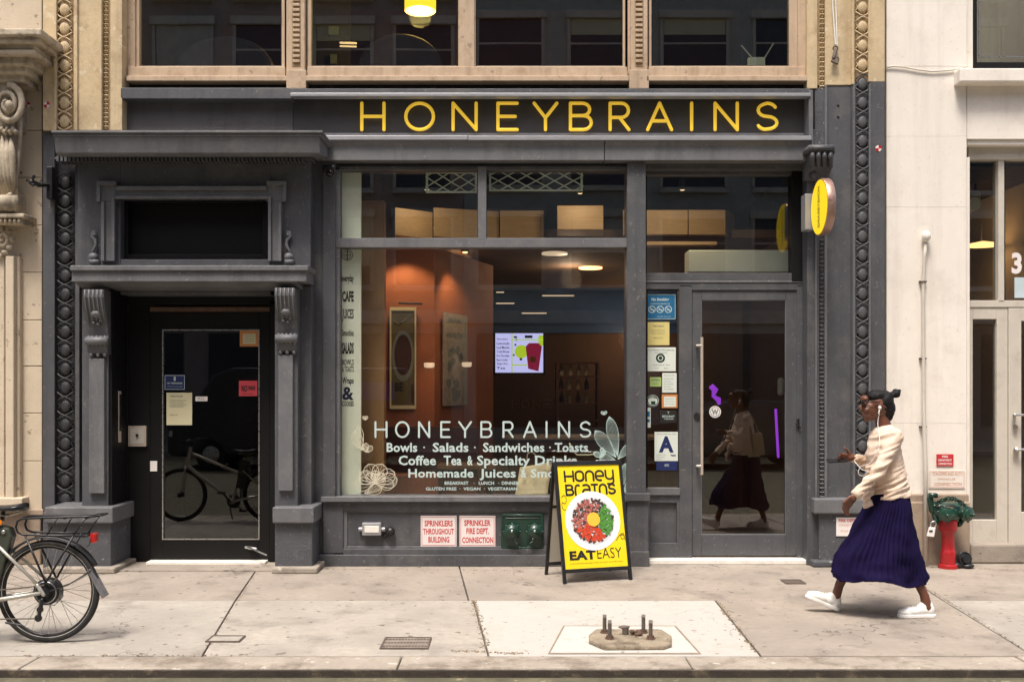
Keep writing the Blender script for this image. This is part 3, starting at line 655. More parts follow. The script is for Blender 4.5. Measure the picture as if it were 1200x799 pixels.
for k, (w, h, an) in enumerate(((17, 22, 60), (18, 24, 20), (18, 24, -20), (18, 26, -60), (16, 24, 95), (14, 22, -95), (11, 15, 40), (11, 15, 0), (11, 15, -40), (18, 26, -80), (15, 20, 75), (7, 9, 15), (7, 9, -20))):
    petal(mb, 440, 566 if k < 10 else 563, w, h, an, .003, lines=2)
mb.build('flower_drawing', 'decal_tan', DW); mb = MB()
for a in ((424, 528, 9, 30, 8), (426, 527, 12, 24, 30), (430, 530, 6, 10, 30), (431, 530, 6, 9, -30), (429, 530, 6, 11, 0), (427, 578, 12, 22, -70), (430, 578, 12, 28, -50), (428, 492, 3, 5, 30), (428, 492, 3, 5, -30)): petal(mb, *a, lines=2)
mb.build('leaf_drawing', 'decal_tan', DW)
# ---- shop door bay
MB().pb(757, 190, 937, 205, .08, .2).build('transom_head', PG, S, .004); MB().pb(757, 320, 946, 336, .07, .2).build('transom_bar', PG, S, .004)
mb = MB(); mb.pb(928, 200, 946, 330, .06, .2); mb.build('mullion', 'paint_black', S, .004)
MB().pb(757, 329, 946, 331, .062, .1).build('transom_lip', PL, S, .002)
window(758, 205, 929, 320, .13, name='transom_window')
mb = MB(); mb.pb(796, 334, 811, 655, .07, .2); mb.pb(934, 334, 946, 655, .07, .2); mb.pb(809, 334, 936, 340, .071, .2); mb.pb(757, 334, 797, 339, .071, .2); mb.build('door_frame', PG, S, .004)
sl = window(759, 340, 796, 573, .11, name='side_window')
MB().pb(757, 572, 797, 580, .05, .2).build('side_sill', PL, S, .004)
mb = MB(); mb.pb(757, 579, 797, 589, .075, .2); mb.pb(757, 636, 797, 652, .075, .2); mb.pb(757, 589, 762, 636, .075, .2); mb.pb(793, 589, 797, 636, .075, .2); mb.pb(762, 589, 793, 636, .11, .2); mb.build('side_panel', PG, S, .004)
D = MB(); D.pb(811, 340, 822, 651, .085, .14); D.pb(921, 340, 935, 651, .085, .14); D.pb(822, 340, 921, 352, .085, .14); D.pb(822, 626, 921, 651, .085, .14)
D = D.build('shop_door', PG, S, .005)
MB().pb(821.5, 351.5, 921.5, 626.5, .11, .117).build('door_pane', 'glass_door', D)
mb = MB(); [mb.pb(*q, .088, .12) for q in ((821, 625.5, 922, 627.5), (821, 351, 822.5, 626), (920.5, 351, 922, 626), (821, 351, 922, 352.3))]; mb.build('glazing_bead', PL, D)
mb = MB(); mb.cyl(P(822.5, 395, -.0), P(822.5, 556, -.0), .014, seg=12); mb.build('door_handle', 'handle', D, smooth=False, auto=True)
mb = MB(); mb.cyl(P(817, 405, .09), P(817.5, 405, .0), .012); mb.cap(P(817, 405, .0), P(822.5, 405, .0), .013); mb.cyl(P(817, 546, .09), P(817.5, 546, .0), .012); mb.cap(P(817, 546, .0), P(822.5, 546, .0), .013)
mb.build('handle_bracket', 'silver_paint', D, auto=True)
MB().cyl(P(816.5, 487, .07), P(816.5, 487, .09), .03).build('lock_cylinder', 'black_metal', D, auto=True)
mb = MB(); mb.cap(P(935, 491, .06), P(935, 500, .06), .014); mb.cap(P(933, 496, .05), P(938, 501, .05), .008); mb.build('door_latch', 'black_metal', D, smooth=True)
mb = MB(); mb.box(X(760, .0), X(946, .0), -.06, .2, 0, .045); mb.build('threshold', 'white_paint', S, .006)
# ---- right pilaster
mb = MB(); mb.box(X(946, -.1), X(960, -.1), -.1, .3, 0, Z(152, -.1)); mb.pb(998, 98, 1003, 584, -.1, .3); mb.pb(1018, 96, 1037, 600, -.1, .3); mb.build('pilaster', PG, S, .005)
MB().pb(968, 100, 999, 600, -.075, .3).build('pilaster_panel', PG, S)
mb = MB(); mb.pb(957, 100, 969, 600, -.055, .3); mb.pb(1002, 97, 1019, 600, -.055, .3); mb.build('moulding_bed', PG, S)
mb = MB(); mb.pb(966.5, 100, 969.5, 584, -.1, 0); mb.pb(1000, 98, 1002, 600, -.115, 0); mb.pb(1018.5, 98, 1020.5, 600, -.115, 0); mb.pb(955.5, 188, 957.5, 584, -.115, 0); mb.build('fillet', PL, S, .002)
mb = MB(); mb.pb(946, -60, 958, 104, -.1, .3); mb.pb(967, -60, 1001, 100, -.085, .3); mb.pb(1018, -60, 1037, 96, -.1, .3); mb.pb(998, -60, 1001.5, 99, -.11, 0); mb.pb(1018, -60, 1020, 96, -.115, 0); mb.build('upper_pilaster', 'stone_yellow', S, .005)
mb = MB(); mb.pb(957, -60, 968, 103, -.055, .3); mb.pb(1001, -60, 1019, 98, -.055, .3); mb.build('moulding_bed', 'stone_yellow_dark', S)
dz = Z(0, -.07)-Z(22.3, -.07)
e0 = egg('stone_yellow', .045, .066, -.07, 1010.5, -13, S, .15)
for k in range(1, 5): inst(e0, (0, 0, -k*dz), S)
e0 = egg('paint_grey', .045, .066, -.07, 1010.5, -13+5*22.3, S, .15)
for k in range(1, 21): inst(e0, (0, 0, -k*dz), S)
beads('stone_yellow', 963, -40, 102, -.055, 5.6); beads('paint_grey_rough', 963, 104, 172, -.055, 5.6); beads('paint_grey_light', 963, 280, 583, -.055, 5.0)
MB().pb(955, 104, 970, 176, -.09, -.03).build('peeling_strip', 'paint_grey_rough', S, .004)
# bracket above the round sign
b = MB(); b.prism([(-.05, Z(172, -.3)), (-.38, Z(172, -.3)), (-.38, Z(180, -.3)), (-.33, Z(184, -.3)), (-.3, Z(196, -.3)), (-.2, Z(204, -.2)), (-.12, Z(212, -.1)), (-.05, Z(212, -.1))], X(949, -.3), X(976, -.3), 'yz')
b = b.build('bracket', PG, S, .006)
mb = MB(); mb.pb(948, 170, 978, 176, -.4, -.05); 
for k in range(4): xx = 952+k*7; mb.tube([P(xx, 178, -.37), P(xx, 184, -.375), P(xx, 189, -.34), P(xx, 197, -.31)], [.02, .026, .022, .012], 8)
mb.ell(P(953, 205, -.2), (.03, .05, .05)); mb.build('bracket_carving', PG, b, smooth=True)
MB().pb(954, 584, 1037, 602, -.2, .1).build('pedestal_cap', PL, S, .014); MB().pb(960, 600, 1037, 662, -.15, .1).build('pedestal', PR, S, .012)
MB().box(X(952, -.2), X(1037, -.2), -.22, .1, 0, .06).build('pedestal_foot', PR, S, .014)
# ---- first floor windows in tan frames
WT = 'window_tan'
for q in ((147, 158, -.03), (935, 946, -.03), (333, 361, 0), (732, 761, 0)): MB().pb(q[0], -80, q[1], 92, q[2], .15).build('window_surround', WT, S, .005)
for a, b_ in ((337, 357), (739, 759)):
    MB().pb(a, -80, b_, 90, -.05, .1).build('mullion_column', WT, S, .004)
    MB().pb(a-1.5, 82, b_+1.5, 104, -.1, .1).build('mullion_foot', WT, S, .005)
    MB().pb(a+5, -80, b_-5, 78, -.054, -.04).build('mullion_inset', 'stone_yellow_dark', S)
    mb = MB(); zz = -80
    while zz < 76: mb.pb((a+b_)/2-4, zz, (a+b_)/2+4, zz+3, -.07, -.05); zz += 6
    mb.build('dentil_strip', WT, S, .002, kind='stuff')
for a, b_ in ((150, 334), (360, 735), (760, 944)):
    MB().pb(a, 78.5, b_, 90, -.05, .12).build('window_rail', WT, S, .004); MB().pb(a-2, 89, b_+2, 95, -.1, .1).build('window_ledge', WT, S, .005)
MB().pb(538, -80, 556, 82, -.03, .12).build('window_mullion', WT, S, .006)
for a, b_ in ((163, 330), (364.5, 537), (557.5, 730), (763.5, 925)):
    f = MB(); f.pb(a-6, -80, a, 84, .0, .08); f.pb(b_, -80, b_+(11 if b_ > 900 else 6), 84, .0, .08); f.pb(a, 77.5, b_, 84, .0, .08)
    w = f.build('upper_window', WT, S, .004); MB().pb(a-1, -80, b_+1, 78.5, .04, .046).build('pane', 'glass_up', w)
    mb = MB(); mb.pb(a-.2, 76.8, b_, 78, .03, .05); mb.pb(a-.3, -80, a+1, 78, .03, .05); mb.pb(b_-1, -80, b_+.3, 78, .03, .05); mb.build('gasket', 'paint_black', w)
# ================================================================ NEIGHBOURING BUILDINGS
B = T('stone_building', 'weathered limestone building with a carved bracket at the left edge', 'building', (-4.6, 0, 0))
MB().box(-9, X(50, -.02)-.01, .02, 6, 0, 9).build('wall_core', 'limestone', B)
rows = [-190, 40, 87, 153, 208, 264, 319, 375, 429, 484, 540, 597]
for a, b_ in zip(rows, rows[1:]):
    for x0, x1 in ((X(-330, -.04), X(-150, -.04)), (X(-150, -.04), X(-40 if a % 2 else -20, -.04)), (X(-40 if a % 2 else -20, -.04), X(50, -.04)-.005)):
        MB().box(x0+.003, x1-.003, -.04+random.uniform(-.002, .002), .05, Z(b_, -.04)+.003, Z(a, -.04)-.003).build('stone_block', 'limestone', B, .004)
MB().box(-9, X(50, -.06)-.012, -.08, .05, .002, Z(600, -.06)).build('granite_base', 'granite_tan', B, .01)
MB().pb(-300, 597, 50.5, 603, -.1, .05).build('base_ledge', 'granite_tan', B, .006)
# fluted pilaster shaft and carved bracket above it
mb = MB(); mb.pb(-60, 300, 5, 585, -.13, .0); mb.pb(6, 300, 16, 585, -.16, .0); mb.pb(18, 300, 23, 585, -.10, .0); mb.build('pilaster_shaft', 'limestone', B, .01)
MB().pb(-60, 583, 26, 598, -.18, .0).build('pilaster_base', 'limestone', B, .012)
mb = MB()                                                # stepped capital, projecting
for a, b_, x1, yy in ((33, 42, 48, -.62), (42, 50, 44, -.58), (50, 58, 40, -.52), (58, 64, 40.5, -.54), (64, 76, 35, -.46), (76, 86, 31, -.40), (86, 96, 27, -.34)):
    w0 = X(x1, yy); mb.box(X(-75, yy), w0, yy, 0, Z(b_, yy), Z(a, yy)+.002)
mb.build('capital', 'limestone_carved', B, .016)
mb = MB(); mb.pb(-58, 94, 16, 150, -.30, 0); mb.pb(-54, 148, 11, 226, -.22, 0); mb.pb(-54, 224, 18, 250, -.25, 0); mb.build('bracket_body', 'limestone_carved', B, .02)
mb = MB()
def spiral(cx, cy, Y, r0, turns, m, w, fl=1):
    pts = []; n = int(18*turns); rs = []
    for i in range(n+1):
        t = i/n; a = fl*t*turns*2*PI+PI/2; rr = r0*(1-t*.85); pts.append(Vector((X(cx, Y)+rr*math.cos(a)*.75, Y-.03*t, Z(cy, Y)+rr*math.sin(a)))); rs.append(w*(1-.5*t))
    m.tube(pts, rs, 8)
spiral(10, 123, -.34, .19, 2, mb, .032, -1); mb.ell(P(11, 124, -.38), (.04, .05, .05))
spiral(14, 238, -.28, .085, 1.5, mb, .022, 1); mb.ell(P(14, 238, -.3), (.035, .045, .035)); mb.cyl(P(-40, 238, -.27), P(20, 238, -.27), .075)
for k in range(7):                                       # acanthus leaf lobes
    x0 = -16+k*5; mb.tube([P(x0*.6+8, 228, -.24), P(x0*.9+3, 205, -.30), P(x0, 180, -.31), P(x0-1, 160, -.27)], [.012, .03, .034, .012], 8)
mb.tube([P(20, 110, -.3), P(24, 140, -.27), P(23, 175, -.24), P(19, 210, -.23), P(20, 232, -.24)], [.018, .022, .018, .018, .022], 8)
for k in range(6): mb.ell(P(3+k*3.2, 152+(k % 2)*3, -.3), (.022, .04, .03))
mb.build('bracket_carving', 'limestone_carved', B, smooth=True)
mb = MB(); mb.pb(-60, 250, 28, 255, -.3, 0); mb.pb(-58, 255, 26, 263, -.25, 0); mb.build('necking', 'limestone_carved', B, .01)
mb = MB()
for k in range(8): mb.ell(P(-14+k*5.3, 259, -.26), (.018, .03, .028), 8, 6)
spiral(4, 280, -.16, .09, 1.6, mb, .02, 1)
for a, b_ in ((12, 272), (14, 281), (11, 290), (6, 296), (0, 300), (-6, 292), (2, 268)): mb.ell(P(a, b_, -.14), (.035, .04, .028), 10, 6)
mb.build('capital_carving', 'limestone_carved', B, smooth=True)
mb = MB(); 
for k in range(6): mb.ell((X(10+k*7, -.06), -.045, Z(198+k*2+(k % 2)*7, -.06)), (.012, .006, .01), 7, 5)
mb.build('anchor_stain', 'iron_brown', B)

B = T('plaster_building', 'smooth cream plaster building with tall glazed doors at the right edge', 'building', (4.3, 0, 0))
YB = -.02
MB().box(X(1037, 0)+.012, X(1132, 0), -.014, 6, 0, 9).build('wall_core', 'plaster', B)
for a, b_ in ((-180, 78), (78, 160), (160, 243), (243, 496), (496, 581)):
    x0 = X(1037.5, YB)+.012; mid = X(1095 if b_ <= 160 else 1132, YB)
    MB().box(x0, X(1132.5, YB), YB+(-.0 if b_ != 160 else .001), .05, Z(b_, YB)+.001, Z(a, YB)-.001).build('plaster_panel', 'plaster', B, .0015)
MB().pb(1133, -180, 1260, -60, YB-.01, .2).build('plaster_panel', 'plaster', B, .0015)
MB().pb(1133.5, 97, 1262, 163, YB-.002, .2).build('plaster_panel', 'plaster', B, .0015)
MB().pb(1133.5, 163, 1262, 170, -.0, .22).build('lintel', 'plaster', B, .006); MB().pb(1135, 170, 1262, 187, .08, .24).build('lintel', 'door_cream', B, .006)
MB().box(X(1262, 0), 9, -.03, 6, 0, 9).build('wall_core', 'plaster', B)
# granite base
MB().pb(1060, 588, 1137, 664, -.10, .1).build('granite_base', 'granite_tan', B, .012); MB().pb(1037.8, 590, 1062, 664, -.055, .1).build('granite_base', 'granite_tan', B, .01)
MB().pb(1037.8, 579, 1136, 590, -.085, .08).build('base_moulding', 'granite_tan', B, .012)
# upper window and its sill
MB().pb(1125, 80, 1262, 96, -.16, .1).build('window_sill', 'plaster', B, .012)
f = MB(); f.pb(1139, -180, 1145, 80, .10, .2); f.pb(1145, 73, 1262, 80, .10, .2); f = f.build('upper_window', 'paint_black', B, .003)
MB().pb(1144, -180, 1262, 74, .14, .146).build('pane', 'glass_up', f)
mb = MB(); mb.pb(1147, -180, 1148, 66, .13, .14); mb.pb(1147, 66, 1262, 67.2, .13, .14); mb.build('window_bar', 'steel', f)
MB().pb(1130, -180, 1140, 80, .06, .2).build('reveal', 'plaster', B)
# ground floor glazing
DCm = 'door_cream'
MB().box(X(1133, 0), X(1139, 0)-.02, .0, .3, 0, Z(187, .1)).build('reveal', 'plaster', B, .004)
mb = MB(); mb.pb(1170, 187, 1177, 354, .10, .2); mb.pb(1134, 352, 1262, 360, .10, .2); mb.pb(1236, 187, 1243, 352, .1, .2); mb.build('transom_frame', DCm, B, .004)
window(1136, 188, 1169, 352, .16, 'glass_up', 'transom_window', parent=B); tw = window(1178, 188, 1236, 352, .16, 'glass_up', 'transom_window', parent=B)
mb = MB(); put_text(mb, '3', 1185.5, 296, 1197.5, 321, .155, .04); put_text(mb, '5', 1201, 296, 1213, 321, .155, .04); mb.build('house_number', 'sign_white', tw)
tag(MB().pb(1189, 325, 1215, 349, .148, .154).build('notice', 'screen_pale' if 'screen_pale' in MATS else 'sign_white'), 'pale sheet behind the glass below the white number at the right edge', 'notice')
f = MB(); f.pb(1135, 360, 1140, 655, .11, .2); f.pb(1168, 360, 1181, 655, .11, .2); f.pb(1140, 360, 1168, 374, .11, .2); f.pb(1140, 609, 1168, 655, .11, .2); f = f.build('side_light', DCm, B, .004)
MB().pb(1139, 373, 1169, 610, .15, .156).build('pane', 'glass_door', f)
f = MB(); f.pb(1182, 361, 1197, 640, .10, .16); f.pb(1226, 361, 1242, 640, .10, .16); f.pb(1197, 361, 1226, 376, .10, .16); f.pb(1197, 600, 1226, 640, .10, .16); f = f.build('glazed_door', DCm, B, .004)
MB().pb(1196, 375, 1227, 601, .13, .136).build('pane', 'glass_door', f)
mb = MB(); mb.cap(P(1189, 486, .03), P(1204, 486, .03), .012); mb.cyl(P(1189, 486, .1), P(1189, 486, .03), .016); mb.build('door_handle', 'steel', f, smooth=True); mb = MB(); mb.cap(P(1192, 527, .04), P(1206, 526, .04), .012); mb.cyl(P(1191, 527, .1), P(1191, 527, .04), .026); mb.build('door_handle', 'steel', f, smooth=True)
MB().cyl(P(1190, 500, .06), P(1190, 500, .1), .022).build('lock_cylinder', 'iron_brown', f, auto=True)
MB().box(X(1137, 0), X(1262, 0), -.02, .3, 0, .19).build('door_step', 'concrete_tan', B, .02)
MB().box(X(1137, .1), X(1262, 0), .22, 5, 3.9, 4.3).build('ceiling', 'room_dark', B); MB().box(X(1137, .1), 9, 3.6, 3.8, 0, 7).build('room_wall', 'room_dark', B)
MB().box(X(1137, .1), 9, .3, 5, .1, .16).build('room_floor', 'floor_wood', B)

# ================================================================ ACROSS THE STREET (seen in the glass)
struct(MB().box(-60, 60, -24, -16.5, -.3, .06).build('far_sidewalk', 'concrete_grey'))
def far_building(x0, x1, h, m, label, cols, rows_, z0, dzz):
    b = T('row_building', label, 'building', ((x0+x1)/2, -22, 0), 'buildings across the street')
    MB().box(x0, x1-.02, -34, -22, 0, h).build('wall', m, b)
    w = (x1-x0)/cols
    proto = None
    for r in range(rows_):
        for c in range(cols):
            xx = x0+w*(c+.5); zz = z0+dzz*r
            if proto is None:
                pw = w*.34; f = MB(); f.box(-pw, pw, .0, .06, -.1, 0); f.box(-pw-.1, -pw, 0, .08, 0, 2.1); f.box(pw, pw+.1, 0, .08, 0, 2.1); f.box(-pw-.15, pw+.15, 0, .16, 2.1, 2.35); f.box(-pw-.1, pw+.1, 0, .2, -.18, -.08); f.box(-pw, pw, 0, .05, 1.3, 1.36)
                proto = f.build('window', 'stone_far', b); g = MB().box(-pw, pw, .01, .03, 0, 2.1).build('pane', 'window_far', proto)
                proto.location = (xx, -22, zz); 
            else:
                q = inst(proto, (xx-proto.location.x, 0, zz-proto.location.z), b); g2 = proto.children[0].copy(); C.objects.link(g2); g2.parent = q
                if random.random() < .5:
                    hh = random.choice((.5, .8, 1.1, 1.5)); MB().box(-pw+.02, pw-.02, .031, .04, 2.1-hh, 2.09).build('blind', 'paper_cream' if random.random() < .5 else 'stone_far', q)
    MB().box(x0-.1, x1+.1, -22.1, -21.5, h-.6, h).build('cornice', 'stone_far', b, .05)
    MB().box(x0, x1-.03, -22.1, -21.8, 3.7, 4.1).build('string_course', 'stone_far', b, .03)
    mb = MB(); n = max(2, int((x1-x0)/4)); ww = (x1-x0)/n
    for k in range(n): mb.box(x0+ww*k+.4, x0+ww*(k+1)-.4, -21.99, -21.96, .5, 3.4)
    mb.build('shop_window', 'window_far', b)
far_building(-40, -14, 19, 'stone_far', 'tall sandy building across the street, far left', 9, 5, 4.9, 2.9)
far_building(-14, -1.5, 17, 'brick_far', 'dark brick building across the street, left of centre', 5, 4, 4.9, 3.0)
far_building(-1.5, 10, 20, 'grey_far', 'grey stone building across the street, right of centre', 4, 5, 4.9, 3.1)
far_building(10, 36, 18, 'brick_far', 'long dark brick building across the street, far right', 9, 4, 4.9, 3.0)
def vehicle(name, x0, L, H, m, label, cat, hood):        # parked on the far side of the lane, seen only mirrored in the glass
    v = T(name, label, cat, (x0+L/2, -12.9, -.055)); W = 1.9; y1, y0 = -12.0, -13.9; g = -.055
    if hood: prof = [(x0, g+.35), (x0+.05, g+.8), (x0+.25, g+.95), (x0+1.1, g+1.05), (x0+1.9, g+H-.05), (x0+2.4, g+H), (x0+L-1.0, g+H-.02), (x0+L-.35, g+1.05), (x0+L-.05, g+.9), (x0+L, g+.4), (x0+L-.1, g+.28), (x0+.1, g+.28)]
    else: prof = [(x0, g+.4), (x0, g+1.1), (x0+.5, g+1.35), (x0+1.0, g+H-.15), (x0+1.4, g+H), (x0+L-.1, g+H), (x0+L, g+H-.15), (x0+L, g+.4), (x0+L-.1, g+.3), (x0+.1, g+.3)]
    MB().prism(prof, y0, y1, 'xz').build('body', m, v, .06)
    wz = g+H*.66; mb = MB()
    if hood: mb.prism([(x0+1.45, wz-.12), (x0+2.0, g+H-.15), (x0+L-1.2, g+H-.15), (x0+L-.8, wz-.1)], y1-.01, y1+.006, 'xz')
    else: mb.prism([(x0+.75, g+1.35), (x0+1.15, g+H-.3), (x0+1.9, g+H-.3), (x0+1.9, g+1.35)], y1-.01, y1+.006, 'xz')
    mb.build('side_window', 'window_far', v)
    if not hood: MB().box(x0+2.1, x0+L-.3, y1-.01, y1+.008, g+1.5, g+1.9).build('side_stripe', 'van_blue', v)
    w = None
    for xx in (x0+.95, x0+L-.95):
        for yy in (y1-.1, y0+.1):
            q = MB().lathe([(.1, -.11), (.31, -.11), (.34, -.08), (.34, .08), (.31, .11), (.2, .11), (.18, .09), (.05, .1)], (xx, yy, g+.34), (0, 1, 0), 20).build('wheel', 'rubber', v, auto=True)
            MB().lathe([(.19, .1), (.17, .118), (.04, .125)], (xx, yy, g+.34), (0, 1, 0), 16).build('hub_cap', 'steel', q, auto=True)
    for xx in (x0+.04, x0+L-.12): MB().box(xx, xx+.1, y1-.35, y1+.004, g+.72, g+.86).build('headlight' if xx < x0+1 else 'tail_light', 'sign_white' if xx < x0+1 else 'tail_red', v, .02)
vehicle('parked_van', -7.4, 5.2, 2.2, 'van_paint', 'dark van with a blue stripe parked behind the photographer', 'van', False)
vehicle('parked_car', 2.6, 4.6, 1.5, 'van_paint', 'dark car parked behind the photographer, mirrored in the right door', 'car', True)

# ================================================================ INSIDE THE SHOP
def lamp(loc, e, col, r=.05, spot=None, tgt=None):
    d = bpy.data.lights.new('interior_light', 'SPOT' if spot else 'POINT'); d.energy = e; d.color = col; d.shadow_soft_size = r
    if spot: d.spot_size = R(spot); d.spot_blend = .6
    o = bpy.data.objects.new('interior_light', d); C.objects.link(o); o.location = loc
    if tgt: o.rotation_euler = (Vector(tgt)-Vector(loc)).to_track_quat('-Z', 'Y').to_euler()
MB().box(X(378, .1), 3.0, 1.35, 7.6, 3.36, 3.45).build('drop_ceiling', 'room_brown', S)
MB().box(-2.0, 3.3, 7.1, 7.3, 2.62, 3.36).build('blue_bulkhead', 'blue_wall', S); MB().box(-2.0, 3.3, 7.25, 7.5, 0, 2.66).build('back_wall', 'room_brown', S)
MB().pb(397, 190, 423, 600, .05, .10).build('window_return', 'panel_pale', S)
MB().pb(421, 235, 450, 640, .35, .5).build('tan_panel', 'tan_wall', S)
MB().pb(448, 286, 509, 640, 1.45, 1.6).build('orange_wall', 'orange_wall', S)
a, b_ = P(508, 289, 1.5), P(578, 310, 3.3); mb = MB()
mb.prism([(a.x, a.y), (b_.x, b_.y), (b_.x-.1, b_.y+.1), (a.x-.1, a.y+.1)], 0, a.z, 'xy'); mb.build('orange_wall', 'orange_wall', S)
MB().box(X(440, 1.45), a.x, 1.46, 1.6, a.z-.3, 3.5).build('orange_wall', 'orange_wall', S)
mb = MB(); mb.box(3.0, 3.15, .3, 7.2, 0, 3.36); mb.build('side_wall', 'room_brown', S)
mb = MB()
for t, y0, y1, bo in (('everyday', 322, 332, .0), ('CAFE', 341, 353, .03), ('JUICES', 362, 376, .01), ('Smoothies', 386, 393, 0), ('SALADS', 401, 414, .03), ('BOWLS', 421, 427, 0), ('& TOASTS', 429, 435, 0), ('Wraps', 442, 451, .01), ('&', 453, 468, .01), ('COOKIES', 470, 475, .01)):
    put_text(mb, t, 401, y0, 414.5, y1+.8, .048, bo+.02, res=2)
st = len(mb.v); mb.torus(P(407, 299, .047), .052, .004, (0, 1, 0), 20, 5); mb.torus(P(407, 299, .047), .035, .004, (0, 1, 0), 20, 5); mb.cap(P(407, 294, .047), P(407, 304, .047), .006); mb.cap(P(404, 299, .047), P(410, 299, .047), .005); mb.squash(st, 1, .047, .2)
mb.build('menu_lettering', 'black_print', S)
# dark box and clutter up in the transom
MB().pb(402, 199, 440, 232, .3, .8).build('duct', 'room_dark', S)
# plywood bulkhead boxes: things hung in a row
PB = 'boxed plywood ceiling baffles behind the upper windows'
def baffle(poly, z0, z1, label):
    o = MB().prism(poly, z0, z1, 'xy').build('ceiling_baffle', 'plywood', None, .004); tag(o, label, 'ceiling baffle', PB)
zt, zb = Z(243, 1.0), Z(277, 1.0)
def xy(px, Y): return (X(px, Y), Y)
baffle([xy(463, .7), xy(507, 1.0), xy(507, 1.3), xy(463, 1.3)], Z(245, .8), zb-.03, 'angled plywood baffle at the left end of the row, behind the left transom pane')
baffle([xy(508, 1.01), xy(585, 1.25), xy(585, 1.34), xy(508, 1.34)], zt, zb, 'long plywood baffle crossing behind the vertical mullion')
baffle([xy(586, 1.2), xy(637, 1.2), xy(637, 1.34), xy(586, 1.34)], zt, zb, 'square plywood baffle just left of the brighter one')
baffle([xy(653, .8), xy(707, .8), xy(707, 1.3), xy(653, 1.3)], Z(241, .8), Z(269, .8), 'bright plywood baffle at the right of the transom panes')
baffle([xy(730, 1.2), xy(806, 1.2), xy(806, 1.34), xy(730, 1.34)], Z(246, 1.2), Z(275, 1.2), 'plywood baffle at the left above the shop door')
baffle([xy(807, 1.2), xy(850, 1.2), xy(861, 1.5), xy(861, 1.9), xy(807, 1.9)], Z(246, 1.2), Z(275, 1.2), 'plywood baffle with a slanted end above the shop door')
tag(MB().pb(807, 293, 925, 319, .45, .7).build('wall_box', 'panel_pale', None, .01), 'long pale box mounted inside above the shop door', 'box')
MB().pb(757, 283, 840, 287, .9, 1.1).build('ceiling_beam', 'plywood', S)
# folded lattice gate in the transom
def lattice(px0, py0, px1, py1, label):
    g = T('lattice_gate', label, 'gate', P(px0, py1, .12), 'folded lattice gates behind the transom')
    f = MB(); [f.pb(*q, .11, .13) for q in ((px0, py0, px0+2.5, py1), (px1-2.5, py0, px1, py1), (px0+2.5, py0, px1-2.5, py0+2), (px0+2.5, py1-2, px1-2.5, py1))]; f.build('frame', 'lattice', g)
    n = round((px1-px0)/21); w = (px1-px0)/n; hh = (py1-py0)/2
    for k in range(n):
        for r_ in range(2):
            o = MB(); x0 = px0+k*w; y0 = py0+r_*hh; pts = [(x0, y0+hh/2), (x0+w/2, y0), (x0+w, y0+hh/2), (x0+w/2, y0+hh)]
            for i in range(4): o.cap(P(*pts[i], .12), P(*pts[(i+1) % 4], .12), .0065, seg=6)
            o.build('lattice_diamond', 'lattice', g)
lattice(499, 201, 559, 226, 'shorter pale lattice grille left of the vertical mullion'); lattice(573, 200, 683, 224, 'longer pale lattice grille right of the vertical mullion')
# posters
def poster(label, a, b_, z0, z1, board, kind):           # a,b: ends in plan
    A = Vector((a[0], a[1], 0)); B_ = Vector((b_[0], b_[1], 0)); ux = (B_-A).normalized(); n = Vector((ux.y, -ux.x, 0)); w = (B_-A).length; h = z1-z0
    t = T('wall_poster', label, 'poster', (a[0], a[1], z0))
    def f(u, v, o=0): return A+ux*(w*u)+Vector((0, 0, z0+h*v))+n*o
    def quad(mb, u0, v0, u1, v1, o, th=.012): mb.flat([f(u0, v0, o-th), f(u1, v0, o-th), f(u1, v1, o-th), f(u0, v1, o-th)], th, n)
    mb = MB(); quad(mb, 0, 0, 1, 1, .02); mb.build('board', board, t)
    if kind == 0:
        mb = MB(); quad(mb, 0, 0, .06, 1, .032); quad(mb, .94, 0, 1, 1, .032); quad(mb, .06, 0, .94, .035, .032); quad(mb, .06, .965, .94, 1, .032); mb.build('frame', 'paper_cream', t)
        mb = MB(); mb.flat([f(.5+.42*math.cos(q/24*2*PI), .52+.25*math.sin(q/24*2*PI), .021) for q in range(24)], .001, n); mb.build('printed_bowl', 'print_grey', t)
        mb = MB(); mb.flat([f(.5+.33*math.cos(q/24*2*PI), .53+.2*math.sin(q/24*2*PI), .0225) for q in range(24)], .001, n); mb.flat([f(.86+.07*math.cos(q/24*2*PI), .15+.1*math.sin(q/24*2*PI), .0225) for q in range(24)], .001, n); mb.build('printed_food', 'maroon', t)
        mb = MB(); put_text_f(mb, 'BE', lambda u, v: f(.2+.3*u, .17+.09*v, .023), .04); mb.build('lettering', 'black_print', t)
        mb = MB(); mb.tube([f(.15, .87, .022), f(.3, .83, .022), f(.5, .86, .022), f(.8, .92, .022)], .006, 5); mb.build('squiggle', 'print_grey', t)
    else:
        mb = MB(); put_text_f(mb, 'BRAIN', lambda u, v: f(.2+.5*u, .9+.05*v, .023), .03); put_text_f(mb, 'HEALTH', lambda u, v: f(.12+.66*u, .74+.055*v, .023), .03)
        for k in range(14):
            cu, cv = random.uniform(.15, .85), random.uniform(.05, .68); mb.flat([f(cu+.1*math.cos(q/9*2*PI)*random.uniform(.7, 1.2), cv+.05*math.sin(q/9*2*PI)*random.uniform(.7, 1.2), .022) for q in range(9)], .001, n)
        mb.build('print', 'print_grey', t)
poster('tall olive poster with a dark bowl in a pale frame', xy(457, 1.42), xy(488, 1.42), Z(479, 1.42), Z(360, 1.42), 'poster_olive', 0)
q0, q1 = Vector((a.x, a.y)), Vector((b_.x, b_.y)); n2 = (q1-q0).normalized(); off = Vector((n2.y, -n2.x))*.02
pa, pb2 = q0+(q1-q0)*.1+off, q0+(q1-q0)*.48+off
poster('grey patterned poster with faded printed letters, right of the olive one', tuple(pa), tuple(pb2), Z(475, 2), Z(368, 2), 'poster_grey', 1)
